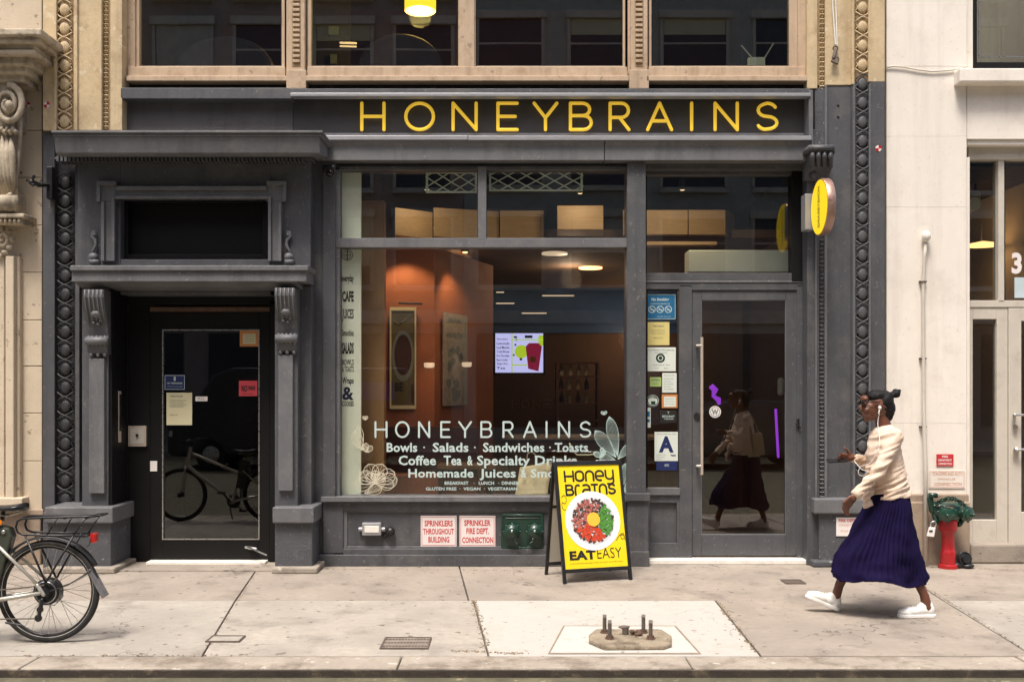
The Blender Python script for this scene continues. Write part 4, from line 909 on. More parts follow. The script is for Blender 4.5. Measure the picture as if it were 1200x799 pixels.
mb = MB(); mb.cap(P(468, 355, 1.3), P(494, 356, 1.3), .012); mb.build('picture_light', 'black_metal', S)
for k, (px, py) in enumerate(((503, 428), (547, 427))):
    o = MB().lathe([(.03, 0), (.055, .008), (.06, .05), (.055, .055)], P(px, py+3, 1.25+k*.8)+Vector((0, 0, 0)), (0, 0, 1), 16).build('sconce', 'strip_lamp', None, auto=True)
    tag(o, ('small dim wall lamp between the two posters', 'small dim wall lamp on the orange wall right of the grey poster')[k], 'lamp')
# menu screen
Y = 4.0; t = T('menu_screen', 'bright menu screen showing a red drink and a lime', 'screen', P(608, 438, Y))
MB().pb(578, 388, 639, 439, Y, Y+.06).build('housing', 'black_metal', t, .005); MB().pb(580.5, 390.5, 636.5, 436.5, Y-.004, Y).build('display', 'screen_white', t)
mb = MB()
for k in range(8): put_text(mb, ('Green Juice', 'Lemonade', 'Iced Matcha', 'Cold Brew', 'Hot Chocolate', 'Beet Cooler', 'Ginger Shot', 'Tea')[k], 582, 396+k*4.8, 582+random.choice((10, 13, 15)), 399+k*4.8, Y-.006, .02, res=1)
for q in ((602, 394, 606, 396), (615, 393, 624, 396), (604, 397, 606, 399), (603, 403, 605, 405), (601, 415, 603, 417), (609, 419, 612, 422)): mb.pb(*q, Y-.007, Y-.006)
mb.build('print', 'screen_ink', t)
mb = MB(); mb.pb(599.4, 390.5, 600.6, 436.5, Y-.008, Y-.006); mb.pb(600.6, 397.5, 636, 398.6, Y-.008, Y-.006); mb.pb(600.6, 427, 618, 428.4, Y-.008, Y-.006); mb.pb(631, 393, 636.5, 405, Y-.008, Y-.006)
mb.lathe([(.0001, 0), (.09, 0), (.09, .003), (.0001, .003)], P(611, 412, Y-.006), (0, -1, 0), 20); mb.build('lime', 'screen_lime', t)
mb = MB(); mb.prism([(X(616, Y), Z(406, Y)), (X(619, Y), Z(432, Y)), (X(631, Y), Z(435, Y)), (X(635, Y), Z(406, Y)), (X(631, Y), Z(402, Y)), (X(620, Y), Z(402, Y))], Y-.012, Y-.009, 'xz'); mb.build('cup', 'screen_cup', t)
MB().lathe([(.0001, 0), (.045, 0), (.045, .002), (.0001, .002)], P(624.5, 421, Y-.012), (0, -1, 0), 18).build('cup_emblem', 'paper_orange', t)
# counter, shelving and wares at the back, dim
t = T('service_counter', 'dark wooden service counter deep inside the shop', 'counter', (1, 4.6, 0))
MB().box(-.1, 2.5, 4.4, 5.1, 0, .98).build('front_panel', 'counter_wood', t, .01); MB().box(-.15, 2.6, 4.35, 5.15, .98, 1.03).build('counter_top', 'stone_far', t, .008)
mb = MB(); 
for ch, px in zip('HONEY', (600, 611, 624, 637, 649)): put_glyph(mb, ch if ch != 'H' else 'H', lambda u, v, px=px: P(px+8*u, 478-9*v, 5.9), .012)
mb.build('back_lettering', 'counter_wood', S)
t = T('shelf_rack', 'dim yellow lit shelf rack at the back of the shop', 'shelf', (X(665, 5.5), 5.5, 0))
mb = MB(); mb.pb(652, 424, 655, 500, 5.6, 6.0); mb.pb(700, 424, 703, 500, 5.6, 6.0); mb.build('upright', 'counter_wood', t); 
for py in (424, 440, 456, 472, 492): MB().pb(655, py, 700, py+1.5, 5.6, 6.0).build('shelf', 'counter_wood', t)
for k in range(12):
    px = 658+(k % 4)*10+random.uniform(-1, 1); py = 440+16*(k//4)
    o = MB().lathe([(.03, 0), (.034, .01), (.034, .1), (.014, .13), (.014, .17)], P(px, py, 5.8), (0, 0, 1), 10).build('bottle', random.choice(['kraft', 'green_dark', 'paper_cream', 'rust']), None, auto=True)
    tag(o, ('first', 'second', 'third', 'fourth')[k % 4]+' bottle from the left on the '+('top', 'middle', 'bottom')[k//4]+' shelf of the dim back rack', 'bottle', 'bottles on the back rack')
t = T('window_table', 'low wooden table inside behind the display window', 'table', (-.4, 1.5, 0))
MB().pb(512, 545, 580, 550, .9, 1.7).build('table_top', 'counter_wood', t, .006)
for px, yy in ((516, .95), (576, .95), (522, 1.6), (572, 1.6)): MB().box(X(px, yy)-.02, X(px, yy)+.02, yy, yy+.04, 0, Z(550, .9)).build('leg', 'black_metal', t)
def chair(x, y, rot, label, m='counter_wood'):
    c = T('cafe_chair', label, 'chair', (x, y, 0), 'cafe chairs inside'); M = Matrix.Translation((x, y, 0)) @ Matrix.Rotation(rot, 4, 'Z')
    MB().box(-.2, .2, -.2, .2, .43, .46).xf(M).build('seat', m, c, .01)
    for sx in (-1, 1):
        for sy in (-1, 1): MB().cap((sx*.18, sy*.18, .43), (sx*.2, sy*.2, .01), .014, .011, 6).xf(M).build('leg', 'black_metal', c)
    mb = MB(); mb.tube([(-.19, .19, .45), (-.2, .23, .8), (0, .26, .84), (.2, .23, .8), (.19, .19, .45)], .013, 6).xf(M).build('back_frame', 'black_metal', c, smooth=True)
    mb = MB(); mb.box(-.18, .18, .22, .245, .62, .8); mb.xf(M).build('backrest', m, c, .01)
chair(-.95, 1.25, .4, 'cafe chair left of the low table behind the window'); chair(-.2, 2.3, 3.0, 'cafe chair behind the low table inside'); chair(.75, 1.6, -1.2, 'cafe chair to the right of the paper bag inside')
t = T('banquette', 'low rust brown bench with a wooden front inside the display window', 'bench', (-.9, 1.3, 0))
MB().box(X(452, 1.2), X(560, 1.2), 1.05, 1.44, .0, Z(556, 1.1)).build('seat_box', 'rust_wood', t, .01); MB().box(X(452, 1.2), X(560, 1.2), 1.35, 1.44, Z(556, 1.1), Z(500, 1.4)).build('backrest', 'maroon', t, .01)
lamp((X(520, .8), .8, 1.9), 3, (1, .5, .25), .2)
# paper bag in the window
t = T('paper_bag', 'crumpled pale paper bag standing inside the window behind the yellow board', 'bag', P(624, 578, .14))
mb = MB(); c0 = P(604, 581, .02); c1 = P(642, 581, .02); top0 = P(610, 547, .05); top1 = P(646, 541, .05); nx, nz = 10, 9
vs = []
for s in (0, 1):
    for j in range(nz+1):
        for i in range(nx+1):
            u, v = i/nx, j/nz; p = (c0.lerp(c1, u)).lerp(top0.lerp(top1, u), v); th = .09*(1-v)**.6
            vs.append(p+Vector((noise.noise(p*9)*.012, (th if s else -th*.3)+noise.noise(p*11+Vector((3, s, 1)))*.02, noise.noise(p*8)*.01)))
N = (nx+1)*(nz+1); fs = []
for s in (0, 1):
    for j in range(nz):
        for i in range(nx): k = s*N+j*(nx+1)+i; fs.append((k, k+1, k+nx+2, k+nx+1))
for j in range(nz): 
    for i in (0, nx): k = j*(nx+1)+i; fs.append((k, k+nx+1, k+nx+1+N, k+N))
for i in range(nx): fs.append((i, i+1, i+1+N, i+N)); k = nz*(nx+1)+i; fs.append((k, k+1, k+1+N, k+N))
mb.add(vs, fs); mb.build('bag_body', 'kraft', t, smooth=True)
mb = MB(); mb.tube([P(617, 545, .1), P(618, 532, .1), P(622, 529, .1), P(627, 532, .1), P(628, 544, .1)], .004, 6); mb.build('bag_handle', 'paper_cream', t)
tag(MB().tube([P(667, 519, .1), P(672, 528, .1), P(676, 533, .1), P(690, 533, .1), P(697, 532, .1)], .008, 6).build('wire_handle', 'paper_cream', smooth=True), 'pale bent wire hanger lying behind the glass above the yellow board', 'wire')
# lights inside
for k, (px, yy, e) in enumerate(((466, 1.15, 12), (545, 1.7, 15))):
    L = Vector((X(px, yy), yy, 3.25)); f = T('spot_light', ('small warm spot light at the top of the orange wall', 'small warm spot light over the angled orange wall')[k], 'lamp', L)
    MB().cyl(L+Vector((0, 0, .1)), L+Vector((0, 0, .0)), .035, .045).build('can', 'black_metal', f, auto=True); MB().ell(L+Vector((0, 0, -.005)), (.03, .03, .012)).build('bulb', 'warm_lamp', f, smooth=True)
    lamp(L+Vector((0, 0, -.04)), e, (1, .62, .32), .03, 110, L+Vector((.15, .35, -1.5)))
for k, (px, py, lb) in enumerate(((650, 296, 'thin warm ceiling light nearest the top of the display window'), (692, 313, 'brighter orange ceiling light at the right of the shop ceiling'))):
    d = (3.36-1.7)*F/(455-py); yy = d-10; x0 = (px-600)*d/F
    o = MB().lathe([(.0001, 0), (.16, 0), (.16, -.02), (.0001, -.025)], (x0, yy, 3.357), (0, 0, 1), 20).build('ceiling_light', 'warm_lamp' if k == 1 else 'strip_lamp', None, auto=True)
    tag(o, lb, 'lamp', 'round lights in the shop ceiling')
lamp((.8, 4.0, 3.2), 9, (1, .7, .45), .15); lamp((-.6, 2.6, 3.2), 6, (1, .55, .25), .15); lamp((1.9, 6.4, 2.5), 9, (1, .62, .35), .2)  # bare point lights; the last is added to warm the back wall
lamp((-3.1, 1.6, 2.9), 1.5, (1, .8, .6), .1)
for px, py, L_, lb in ((582, 342.5, 8, 'leftmost thin strip light in front of the blue bulkhead'), (636, 346.5, 36, 'longest thin strip light in front of the blue bulkhead'), (582, 355.5, 20, 'orange tinted thin strip light beside the orange wall'), (612, 367, 28, 'lowest thin strip light in front of the blue bulkhead')):
    o = MB().cap(P(px, py, 6.9), P(px+L_, py, 6.9), .011, seg=8).build('strip_light', 'strip_lamp', None); tag(o, lb, 'lamp', 'strip lights by the blue bulkhead')
for k, (px, yy, py) in enumerate(((500, .45, 222), (680, .35, 226), (800, .3, 222))):  # invented fill spots that brighten the baffles and the pale box
    L = P(px, py, yy); f = T('spot_light', ('small black fill spot added to brighten the left plywood baffles', 'small black fill spot added to brighten the right plywood baffles', 'small black fill spot added to brighten the baffles over the door')[k], 'lamp', L)
    MB().cyl(L+Vector((0, 0, .12)), L+Vector((0, .02, .0)), .03, .04).build('can', 'black_metal', f, auto=True); MB().ell(L+Vector((0, .02, -.0)), (.025, .025, .01)).build('bulb', 'cream_lamp', f, smooth=True)
    lamp(L+Vector((0, .03, -.03)), 6 if k < 2 else 11, (1, .78, .5), .05, 150, L+Vector((0, .6, -.5)))
# purple tubes behind the shop door
Y = .9; tag(MB().cap(P(909, 480, Y), P(912, 535, Y), .014).build('neon_tube', 'purple_light', None, smooth=True), 'long upright purple neon tube behind the shop door', 'lamp')
tag(MB().tube([P(833, 452, Y), P(838, 457, Y), P(836, 464, Y), P(842, 468, Y), P(843, 474, Y)], [.03, .035, .02, .03, .015], 8).build('neon_sign', 'purple_light', None, smooth=True), 'short crooked purple neon light above the round door sticker', 'lamp')
MB().box(X(870, 3), X(905, 3), 3.0, 3.2, 0, 3.2).build('column', 'room_brown', S, .01); 
tag(MB().cap(P(915, 446, 1.0), P(915, 460, 1.0), .035).build('soap_dispenser', 'panel_pale', None, smooth=True), 'white rounded dispenser seen at the right inside the shop door', 'dispenser')
# upstairs room
def lounge(px0, px1, pyt, label):
    c = T('lounge_chair', label, 'armchair', ((X(px0, .9)+X(px1, .9))/2, .9, 4.62)); x0, x1 = X(px0, .8), X(px1, .8); cx = (x0+x1)/2; w = (x1-x0)/2; zt = Z(pyt, .8)
    pts = [(cx+w*math.cos(R(q)), 4.95+(zt-4.95)*abs(math.sin(R(q)))**.8) for q in range(0, 181, 12)]
    MB().prism(pts, .75, .92, 'xz').build('backrest', 'chair_fabric', c, .05); MB().box(cx-w*.9, cx+w*.9, .9, 1.6, 4.75, 4.98).build('seat', 'chair_fabric', c, .05)
lounge(205, 322, 43, 'rounded dark lounge chair behind the upper left window'); lounge(418, 520, 40, 'rounded dark lounge chair below the yellow drum lamp upstairs')
t = T('pendant_lamp', 'glowing yellow drum lamp hanging in the upper window', 'lamp', P(492.5, 14, 1.2)); MB().lathe([(.17, 0), (.17, .2)], P(492.5, 13, 1.2), (0, 0, 1), 28).build('shade', 'yellow_lamp', t, auto=True)
MB().lathe([(.0001, 0), (.165, 0), (.165, .004)], P(492.5, 13.6, 1.2), (0, 0, 1), 28).build('diffuser', 'cream_lamp', t); MB().cyl(P(492.5, -5, 1.2), Vector((X(492.5, 1.2), 1.2, 7.2)), .006).build('cord', 'black_metal', t)
lamp(P(492.5, 20, 1.2), 32, (1, .7, .2), .12)
o = MB().cap(P(399, 50.5, 1.6), P(417, 51, 1.6), .012).build('strip_light', 'cream_lamp', None); tag(o, 'upper of two short bright strips behind the second upstairs window', 'lamp')
o = MB().cap(P(399, 54.5, 1.6), P(417, 55, 1.6), .010).build('strip_light', 'cream_lamp', None); tag(o, 'lower of two short bright strips behind the second upstairs window', 'lamp')
o = MB().pb(385, 31, 396, 41, 2.0, 2.05).build('wall_switch', 'print_grey', None); tag(o, 'small grey thermostat on the dark wall upstairs', 'switch')
o = MB().pb(387, 64, 394, 75, 2.0, 2.05).build('wall_switch', 'print_grey', None); tag(o, 'small pale socket low on the dark wall upstairs', 'switch')
MB().box(X(362, 2), X(408, 2), 2.06, 2.2, 4.62, 7.2).build('upper_room_wall', 'room_dark', S)
t = T('desk_lamp', 'white desk lamp with thin splayed arms in the far right upstairs window', 'lamp', P(885, 78, .5)); mb = MB(); mb.cap(P(869, 54, .5), P(882, 69, .5), .008); mb.cap(P(906, 52, .5), P(895, 70, .5), .008); mb.build('arm', 'sign_white', t)
mb = MB(); mb.pb(880, 67, 897, 78, .45, .6); mb.cap(P(878, 70, .5), P(878, 78, .5), .02); mb.build('body', 'panel_pale', t, .008)
# next door interior
t = T('pendant_lamp', 'flat glowing pendant lamp behind the transom of the right hand building', 'lamp', P(1152, 288, 1.4)); MB().lathe([(.02, .03), (.16, 0), (.2, -.02), (.0001, -.03)], P(1152, 286, 1.4), (0, 0, 1), 24).build('shade', 'warm_lamp', t, auto=True)
MB().cyl(P(1150, 284, 1.4), P(1150, 262, 1.4), .008).build('stem', 'steel', t)
t = T('ceiling_projector', 'dark projector with a pale lens hanging behind the right hand transom', 'projector', P(1145, 232, 1.0)); MB().pb(1136, 223, 1150, 245, .9, 1.3).build('body', 'grey_far', t, .02); MB().cyl(P(1143, 205, 1.1), P(1143, 224, 1.1), .015).build('stem', 'black_metal', t); mb = MB(); mb.lathe([(.06, 0), (.07, .06), (.0001, .06)], P(1139, 240, .88), (0, -1, 0), 16); mb.build('lens_hood', 'panel_pale', t, auto=True)
# ================================================================ SIGNS AND FITTINGS ON THE FACADE
t = T('shop_sign', 'row of raised yellow tube letters spelling HONEYBRAINS on the dark fascia', 'sign', P(667, 155, -.06))
YS = -.075; mb2 = MB()
for ch, a, b_ in zip('HONEYBRAINS', (424, 475.5, 531, 583.5, 626, 668.5, 715, 759, 809, 838, 887), (450, 508, 558, 606, 652.5, 693, 737, 787, 812, 864, 911)):
    mb = MB(); put_glyph(mb, ch, lambda u, v: P(a+(b_-a)*u, 152.2-31*v, YS), .0165, 12, (1, YS, .7)); mb.build('letter', 'yellow_neon', t, smooth=True)
    for q in ((.0 if ch not in 'OIAY' else .5, .1 if ch not in 'O' else .0), (.0 if ch not in 'OIAYS' else .5, .95)): mb2.cyl(P(a+(b_-a)*q[0], 152-31*q[1], YS), P(a+(b_-a)*q[0], 152-31*q[1], -.02), .007, seg=6)
mb2.build('standoff', 'black_metal', t)
# round projecting sign
t = T('blade_sign', 'round yellow projecting sign with a dull metal rim', 'sign', (2.88, -.2, 3.37)); cz, cy = Z(243, -.5), -.505
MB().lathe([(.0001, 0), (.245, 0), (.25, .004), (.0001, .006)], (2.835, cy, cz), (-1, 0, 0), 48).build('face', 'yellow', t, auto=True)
MB().lathe([(.0001, 0), (.258, 0), (.262, .008), (.262, .066), (.258, .074), (.0001, .074)], (2.836, cy, cz), (1, 0, 0), 48).build('rim', 'rim_metal', t, auto=True)
mb = MB()
def bf(u, v): return (2.8285, cy+.045-.09*v*1.0, cz+.2-.4*u)
put_text_f(mb, 'HONEYBRAINS', lambda u, v: (2.8285, cy-.035+.07*v, cz+.19-.38*u), .02); mb.build('lettering', 'olive_ink', t)
MB().box(2.78, 2.87, -.24, -.1, Z(270, -.2), Z(228, -.2)).build('bracket_box', 'flashing', t, .006); MB().box(2.85, 2.91, -.3, -.1, cz-.05, cz+.05).build('arm', 'paint_grey', t)
# flat sign plates
def plate(label, cat, px0, py0, px1, py1, Y, m, items=(), group=None, th=.006, name='notice', border=None, extra=None):
    t = T(name, label, cat, P((px0+px1)/2, py1, Y), group)
    MB().pb(px0, py0, px1, py1, Y-th, Y).build('plate', m, t, .0015); by = {}
    for it in items:
        txt, a, b_, c, d, mm, bo = it; q = MB(); put_text(q, txt, a, b_, c, d, Y-th-.0012, bo, res=2); q.build('lettering', mm, t)
    if border:
        w, mm = border; q = MB(); yy = Y-th-.001; [q.pb(*k, yy, yy+.001) for k in ((px0+w, py0+w, px1-w, py0+w+.5), (px0+w, py1-w-.5, px1-w, py1-w), (px0+w, py0+w+.5, px0+w+.5, py1-w-.5), (px1-w-.5, py0+w+.5, px1-w, py1-w-.5))]; q.build('border', mm, t)
    if extra: extra(t, Y-th-.0012)
    return t
plate('white sign with red words reading SPRINKLERS THROUGHOUT BUILDING', 'sign', 493, 604, 535, 640, -.105, 'sign_white', [('SPRINKLERS', 497.5, 609.5, 530.5, 616.5, 'sign_red', .03), ('THROUGHOUT', 495.8, 619, 532, 626, 'sign_red', .03), ('BUILDING', 502, 628.5, 526.5, 635.5, 'sign_red', .03)], 'red lettered sprinkler signs', name='sprinkler_sign', border=(1.2, 'sign_red'))
plate('white sign with red words reading SPRINKLER FIRE DEPT. CONNECTION', 'sign', 538.5, 604, 580.5, 640, -.105, 'sign_white', [('SPRINKLER', 544, 609, 575, 616, 'sign_red', .03), ('FIRE DEPT.', 546.5, 618.5, 573, 625.5, 'sign_red', .03), ('CONNECTION', 541.5, 629, 578, 636, 'sign_red', .03)], 'red lettered sprinkler signs', name='sprinkler_sign', border=(1.2, 'sign_red'))
def wheels(t, y):
    q = MB()
    for k in range(3):
        c = P(764+k*9.6, 362.5, y); q.torus(c, .032, .004, (0, 1, 0), 18, 5); q.cap(c+Vector((-.022, 0, .022)), c+Vector((.022, 0, -.022)), .004, seg=5); q.cap(c+Vector((-.015, 0, -.004)), c+Vector((.015, 0, -.004)), .004, seg=5)
    q.squash(0, 1, y, .1); q.build('symbol', 'decal_white', t)
YW = .106
plate('blue No Smoking sign with three round symbols behind the side window', 'sign', 757.5, 345, 791.5, 374, YW, 'blue_sign', [('No Smoking', 763.5, 349, 784, 353.5, 'decal_white', .04), ('or electronic cigarette use', 762, 355, 785, 357, 'decal_white', .02), ('smoke free air', 770, 370, 786, 371.6, 'decal_white', .0)], name='no_smoking_sign', border=(.0, 'decal_white'), extra=wheels)
plate('yellow printed notice below the blue No Smoking sign', 'notice', 758, 377.5, 784.5, 404.5, YW, 'paper_yellow', [('THE PUBLIC', 765, 381, 778, 383, 'print_grey', .02)]+[('notice to all patrons of', 763, 386+k*2.1, 779, 387.4+k*2.1, 'print_grey', 0) for k in range(3)]+[('city permit', 766, 395, 777, 397, 'print_grey', 0)])
plate('pale certificate with a dark round seal behind the side window', 'notice', 757.5, 407, 792, 435, YW, 'paper_white', [('Certificate of Excellence', 760, 409, 790, 411, 'print_grey', 0), ('Food Protection', 767, 412.5, 782, 414, 'print_grey', 0), ('issued to', 765, 426.5, 785, 428, 'print_grey', 0), ('signed', 767, 430.5, 772, 432, 'print_grey', 0), ('date', 778, 430.5, 783, 432, 'print_grey', 0)],
      extra=lambda t, y: (lambda q: (q.torus(P(774, 419.5, y), .036, .009, (0, 1, 0), 24, 6), q.ell(P(774, 419.5, y), (.018, .01, .018)), q.squash(0, 1, y, .08), q.build('seal', 'green_dark', t)))(MB()))
plate('small green sticker left of the white list', 'sticker', 761.5, 442, 775, 453, YW, 'paper_green', [('OPEN', 763, 443.5, 773, 446.5, 'print_grey', .02), ('daily', 765, 448, 772, 451, 'print_grey', 0)], name='sticker')
plate('narrow white list right of the small green sticker', 'notice', 776, 437, 793, 460, YW, 'paper_white', [('Occupancy', 778, 439, 790, 440.6, 'print_grey', 0)]+[('not more than', 778, 443+k*3, 789-k % 2*3, 444.5+k*3, 'print_grey', 0) for k in range(5)])
plate('white slip in an orange border above the dark logo sticker', 'notice', 775.5, 462, 794, 478, YW, 'paper_orange', [], extra=lambda t, y: (MB().pb(778, 464.5, 792, 476.5, y, y+.001).build('sheet', 'paper_white', t), (lambda q: ([put_text(q, 'tax permit', 779.5, 466.5+k*3, 790, 468+k*3, y-.0012, 0, res=1) for k in range(3)], q.build('lettering', 'print_grey', t)))(MB())))
t = T('sticker', 'round pale sticker with a green rim in the side window', 'sticker', P(765, 476, YW)); MB().lathe([(.0001, 0), (.058, 0), (.058, .002), (.0001, .002)], P(765, 469.5, YW), (0, -1, 0), 24).build('disc', 'paper_white', t)
mb = MB(); mb.torus(P(765, 469.5, YW-.003), .05, .004, (0, 1, 0), 24, 5); put_text(mb, 'LOCAL', 760, 464, 770, 467, YW-.004, .02, res=1); mb.pb(763, 470, 768, 474, YW-.004, YW-.003); mb.squash(0, 1, YW-.003, .3); mb.build('print', 'green_enamel', t)
plate('tall narrow pale blue strip at the left edge of the side window', 'sticker', 757.4, 477.5, 762.6, 501, YW, 'paper_white', [], name='sticker', extra=lambda t, y: (lambda q: (q.pb(758, 482, 761.5, 488, y, y+.001), q.pb(758, 491, 761.5, 494.5, y, y+.001), q.build('print', 'blue_sign', t)))(MB()))
plate('black sticker with small white letters and a fork below the orange slip', 'sticker', 773, 481, 793, 495, YW, 'black_print', [('RESTAURANT', 776, 486.5, 790.5, 489, 'decal_white', .02), ('TEAM', 778, 490, 789, 491.5, 'decal_white', .02), ('Y', 782, 482, 784.5, 485, 'decal_white', .02)], name='sticker')
plate('white health grade card with a big navy letter A', 'sign', 767, 506, 794.5, 540, YW, 'paper_white', [('SANITARY INSPECTION GRADE', 769.5, 507.6, 792, 509, 'print_grey', .0), ('A', 772, 511, 789.5, 530, 'navy', .05), ('Establishment Name', 769.5, 532, 780, 533.2, 'print_grey', 0), ('Date Issued', 769.5, 534.5, 779, 535.8, 'print_grey', 0), ('card no', 769.5, 537, 776, 538.2, 'print_grey', 0), ('Health', 786, 532, 792, 534.5, 'navy', .03)], name='grade_card')
plate('navy strip with a small white emblem under the letter A card', 'sticker', 769, 540.6, 794, 551, YW, 'navy', [('NYC', 779, 543.5, 784, 546.5, 'decal_white', .03)], name='sticker')
t = T('sticker', 'round white sticker on the glass of the shop door', 'sticker', P(838, 489, .108)); MB().lathe([(.0001, 0), (.058, 0), (.058, .002), (.0001, .002)], P(838, 482.5, .108), (0, -1, 0), 24).build('disc', 'sign_white', t)
mb = MB(); mb.torus(P(838, 482.5, .105), .045, .003, (0, 1, 0), 24, 5); put_text(mb, 'W', 834, 479.5, 842, 486, .1045, .05); mb.squash(0, 1, .105, .3); mb.build('print', 'print_grey', t)
# notices on the left door
YD = .026
plate('small blue notice with a white border on the dark left door', 'notice', 192.5, 439, 217, 457, YD, 'navy', [('i', 203.5, 441, 206, 446, 'decal_white', .06), ('NO TRESPASSING', 196, 448, 213.5, 450, 'decal_white', .03), ('violators prosecuted', 196, 452, 213.5, 453.6, 'decal_white', 0)], border=(.6, 'decal_white'))
plate('yellowed paper notice under the small blue one on the left door', 'notice', 195, 460, 225, 498, YD, 'paper_cream', [('NOTICE', 200, 463, 214, 465.5, 'print_grey', .02)]+[('to all tenants and deliveries', 199, 468+k*2.4, 218-(k % 2)*3, 469.8+k*2.4, 'print_grey', 0) for k in range(4)]+[('signed', 199, 485, 208, 487, 'print_grey', 0)])
plate('pale slip in an orange frame at the top right of the left door', 'notice', 281, 387.5, 303, 406, YD, 'paper_orange', [], extra=lambda t, y: (MB().pb(284.5, 391, 299.5, 403, y, y+.001).build('sheet', 'paper_cream', t), (lambda q: ([put_text(q, 'inspection', 286.5, 393+k*3, 297.5, 395+k*3, y-.0012, 0, res=1) for k in range(3)], q.build('lettering', 'print_grey', t)))(MB())))
plate('small red notice on the right of the left door glass', 'notice', 280, 446, 301.5, 464, YD, 'paper_red', [('NO', 283, 451, 290, 459, 'black_print', .05), ('menus', 291, 452, 299, 457, 'black_print', .03), ('please', 284, 460.5, 297, 462.5, 'black_print', 0)])
plate('tiny white card in the middle of the left door glass', 'notice', 229, 464.5, 243, 470, YD, 'sign_white', [('PULL', 232, 466, 240, 468.5, 'print_grey', 0)])
t = T('jamb_light', 'narrow upright cream metal plate inside the left doorway jamb', 'door plate', P(138, 518, -.19)); MB().box(X(137, -.2), X(141, -.2), -.23, -.17, Z(518, -.2), Z(458, -.2)).build('plate', 'handle', t, .004); MB().box(X(141, -.2), X(142.5, -.2), -.225, -.2, Z(505, -.2), Z(462, -.2)).build('edge', 'black_metal', t)
# right building signs
plate('red sign with three white lines above the standpipe', 'sign', 1097.5, 532, 1117.5, 546, -.024, 'sign_red', [('FIRE', 1104, 533.5, 1111, 536, 'sign_white', .03), ('DEPARTMENT', 1099.5, 537.8, 1115.5, 540.2, 'sign_white', .03), ('CONNECTION', 1099.5, 542, 1115.5, 544.4, 'sign_white', .03)], name='wall_sign')
plate('pale sign with faded red lettering right above the green valve', 'sign', 1088.5, 551, 1131, 572, -.024, 'plaster', [('STANDPIPE AND AUTO', 1093, 553, 1128, 557, 'faded_red', .02), ('SPRINKLER', 1099, 560, 1120, 562.5, 'faded_red', 0), ('CONNECTION', 1095, 565, 1127, 569, 'faded_red', .02)], name='wall_sign', border=(1, 'faded_red'))
plate('white sign with faded red words low on the grey pilaster base', 'sign', 980, 606, 1006, 628, -.155, 'sign_white', [('FIRE DEPT', 983, 608, 1003, 611.5, 'sign_red', .02), ('CONNECTION', 983, 613.5, 1003, 616.5, 'faded_red', .0), ('shut off', 985, 620, 1001, 623, 'faded_red', 0)], name='wall_sign')
# round survey targets
def target(px, py, Y, label):
    t = T('survey_target', label, 'marker', P(px, py, Y), 'round red and white survey targets'); c = P(px, py, Y); MB().lathe([(.0001, 0), (.03, 0), (.03, .002), (.0001, .002)], c, (0, -1, 0), 20).build('disc', 'sign_white', t)
    mb = MB()
    for a0 in (0, 180): mb.flat([tuple(c+Vector((0, -.0035, 0)))]+[(c.x+.03*math.cos(R(a0+q)), c.y-.0035, c.z+.03*math.sin(R(a0+q))) for q in range(0, 91, 15)], .001)
    mb.build('print', 'tail_red', t)
target(32, 123, -.042, 'small survey target on the stone wall left of the yellow pilaster'); target(55, 123, -.16, 'small survey target on the left yellow pilaster'); target(1029.5, 174, -.1, 'small survey target on the grey right pilaster')
# small fittings
t = T('meter_box', 'light grey fitting box with side conduits on the low grey panel', 'junction box', P(435, 628, -.1)); MB().pb(424, 612.5, 446.5, 627.5, -.17, -.1).build('box', 'flashing', t, .01); MB().pb(427, 616, 444, 624, -.175, -.165).build('cover', 'white_paint', t, .004)
mb = MB(); mb.cyl(P(420.5, 620, -.13), P(451, 620, -.13), .022); mb.build('conduit_stub', 'flashing', t, auto=True)
t = T('black_bulb', 'black round knob fitting beside the light grey box', 'fitting', P(457.5, 628, -.1)); mb = MB(); mb.ell(P(457.5, 622.5, -.14), (.045, .045, .045)); mb.cap(P(455, 625, -.12), P(450, 628, -.11), .02); mb.build('knob', 'black_metal', t, smooth=True); MB().lathe([(.035, 0), (.035, .05)], P(457.5, 622.5, -.1), (0, -1, 0)).build('base', 'black_metal', t)
t = T('security_camera', 'small black dome camera under the left end of the grey moulded band', 'camera', P(385, 196, -.2)); MB().ell(P(387, 203, -.22), (.04, .04, .038)).build('dome', 'lens', t, smooth=True); mb = MB(); mb.cap(P(381, 197, -.16), P(390, 197, -.22), .03); mb.cap(P(383, 199, -.2), P(380, 205, -.18), .014); mb.build('housing', 'black_metal', t, smooth=True)
t = T('wall_lamp', 'small black wall bracket lamp beside the left corner strip', 'lamp', P(55, 215, -.12)); MB().pb(54, 195, 61, 233, -.2, -.12).build('back_box', 'black_metal', t, .008)
mb = MB(); mb.cap(P(56, 217, -.2), P(46, 217, -.3), .018); mb.cap(P(46, 217, -.3), P(37, 213, -.36), .022); mb.cap(P(37, 213, -.36), P(40, 206, -.37), .012); mb.cap(P(44, 219, -.3), P(50, 208, -.28), .005); mb.cap(P(39, 217, -.36), P(35, 214, -.36), .014); mb.build('arm', 'black_metal', t, smooth=True)
t = T('vent_pipe', 'thin upright white pipe with a round cap on the plaster wall', 'pipe', P(1085, 664, -.1)); mb = MB(); mb.tube([P(1085, 664, -.15), P(1084.5, 540, -.13), P(1082.5, 480, -.08), P(1082, 330, -.06), P(1083.5, 300, -.06), P(1085, 284, -.06)], [.021, .019, .017, .016, .016, .016], 10); mb.build('pipe', 'door_cream', t, smooth=True)
MB().ell(P(1085.5, 277, -.07), (.042, .045, .055)).build('cap', 'white_paint', t, smooth=True)
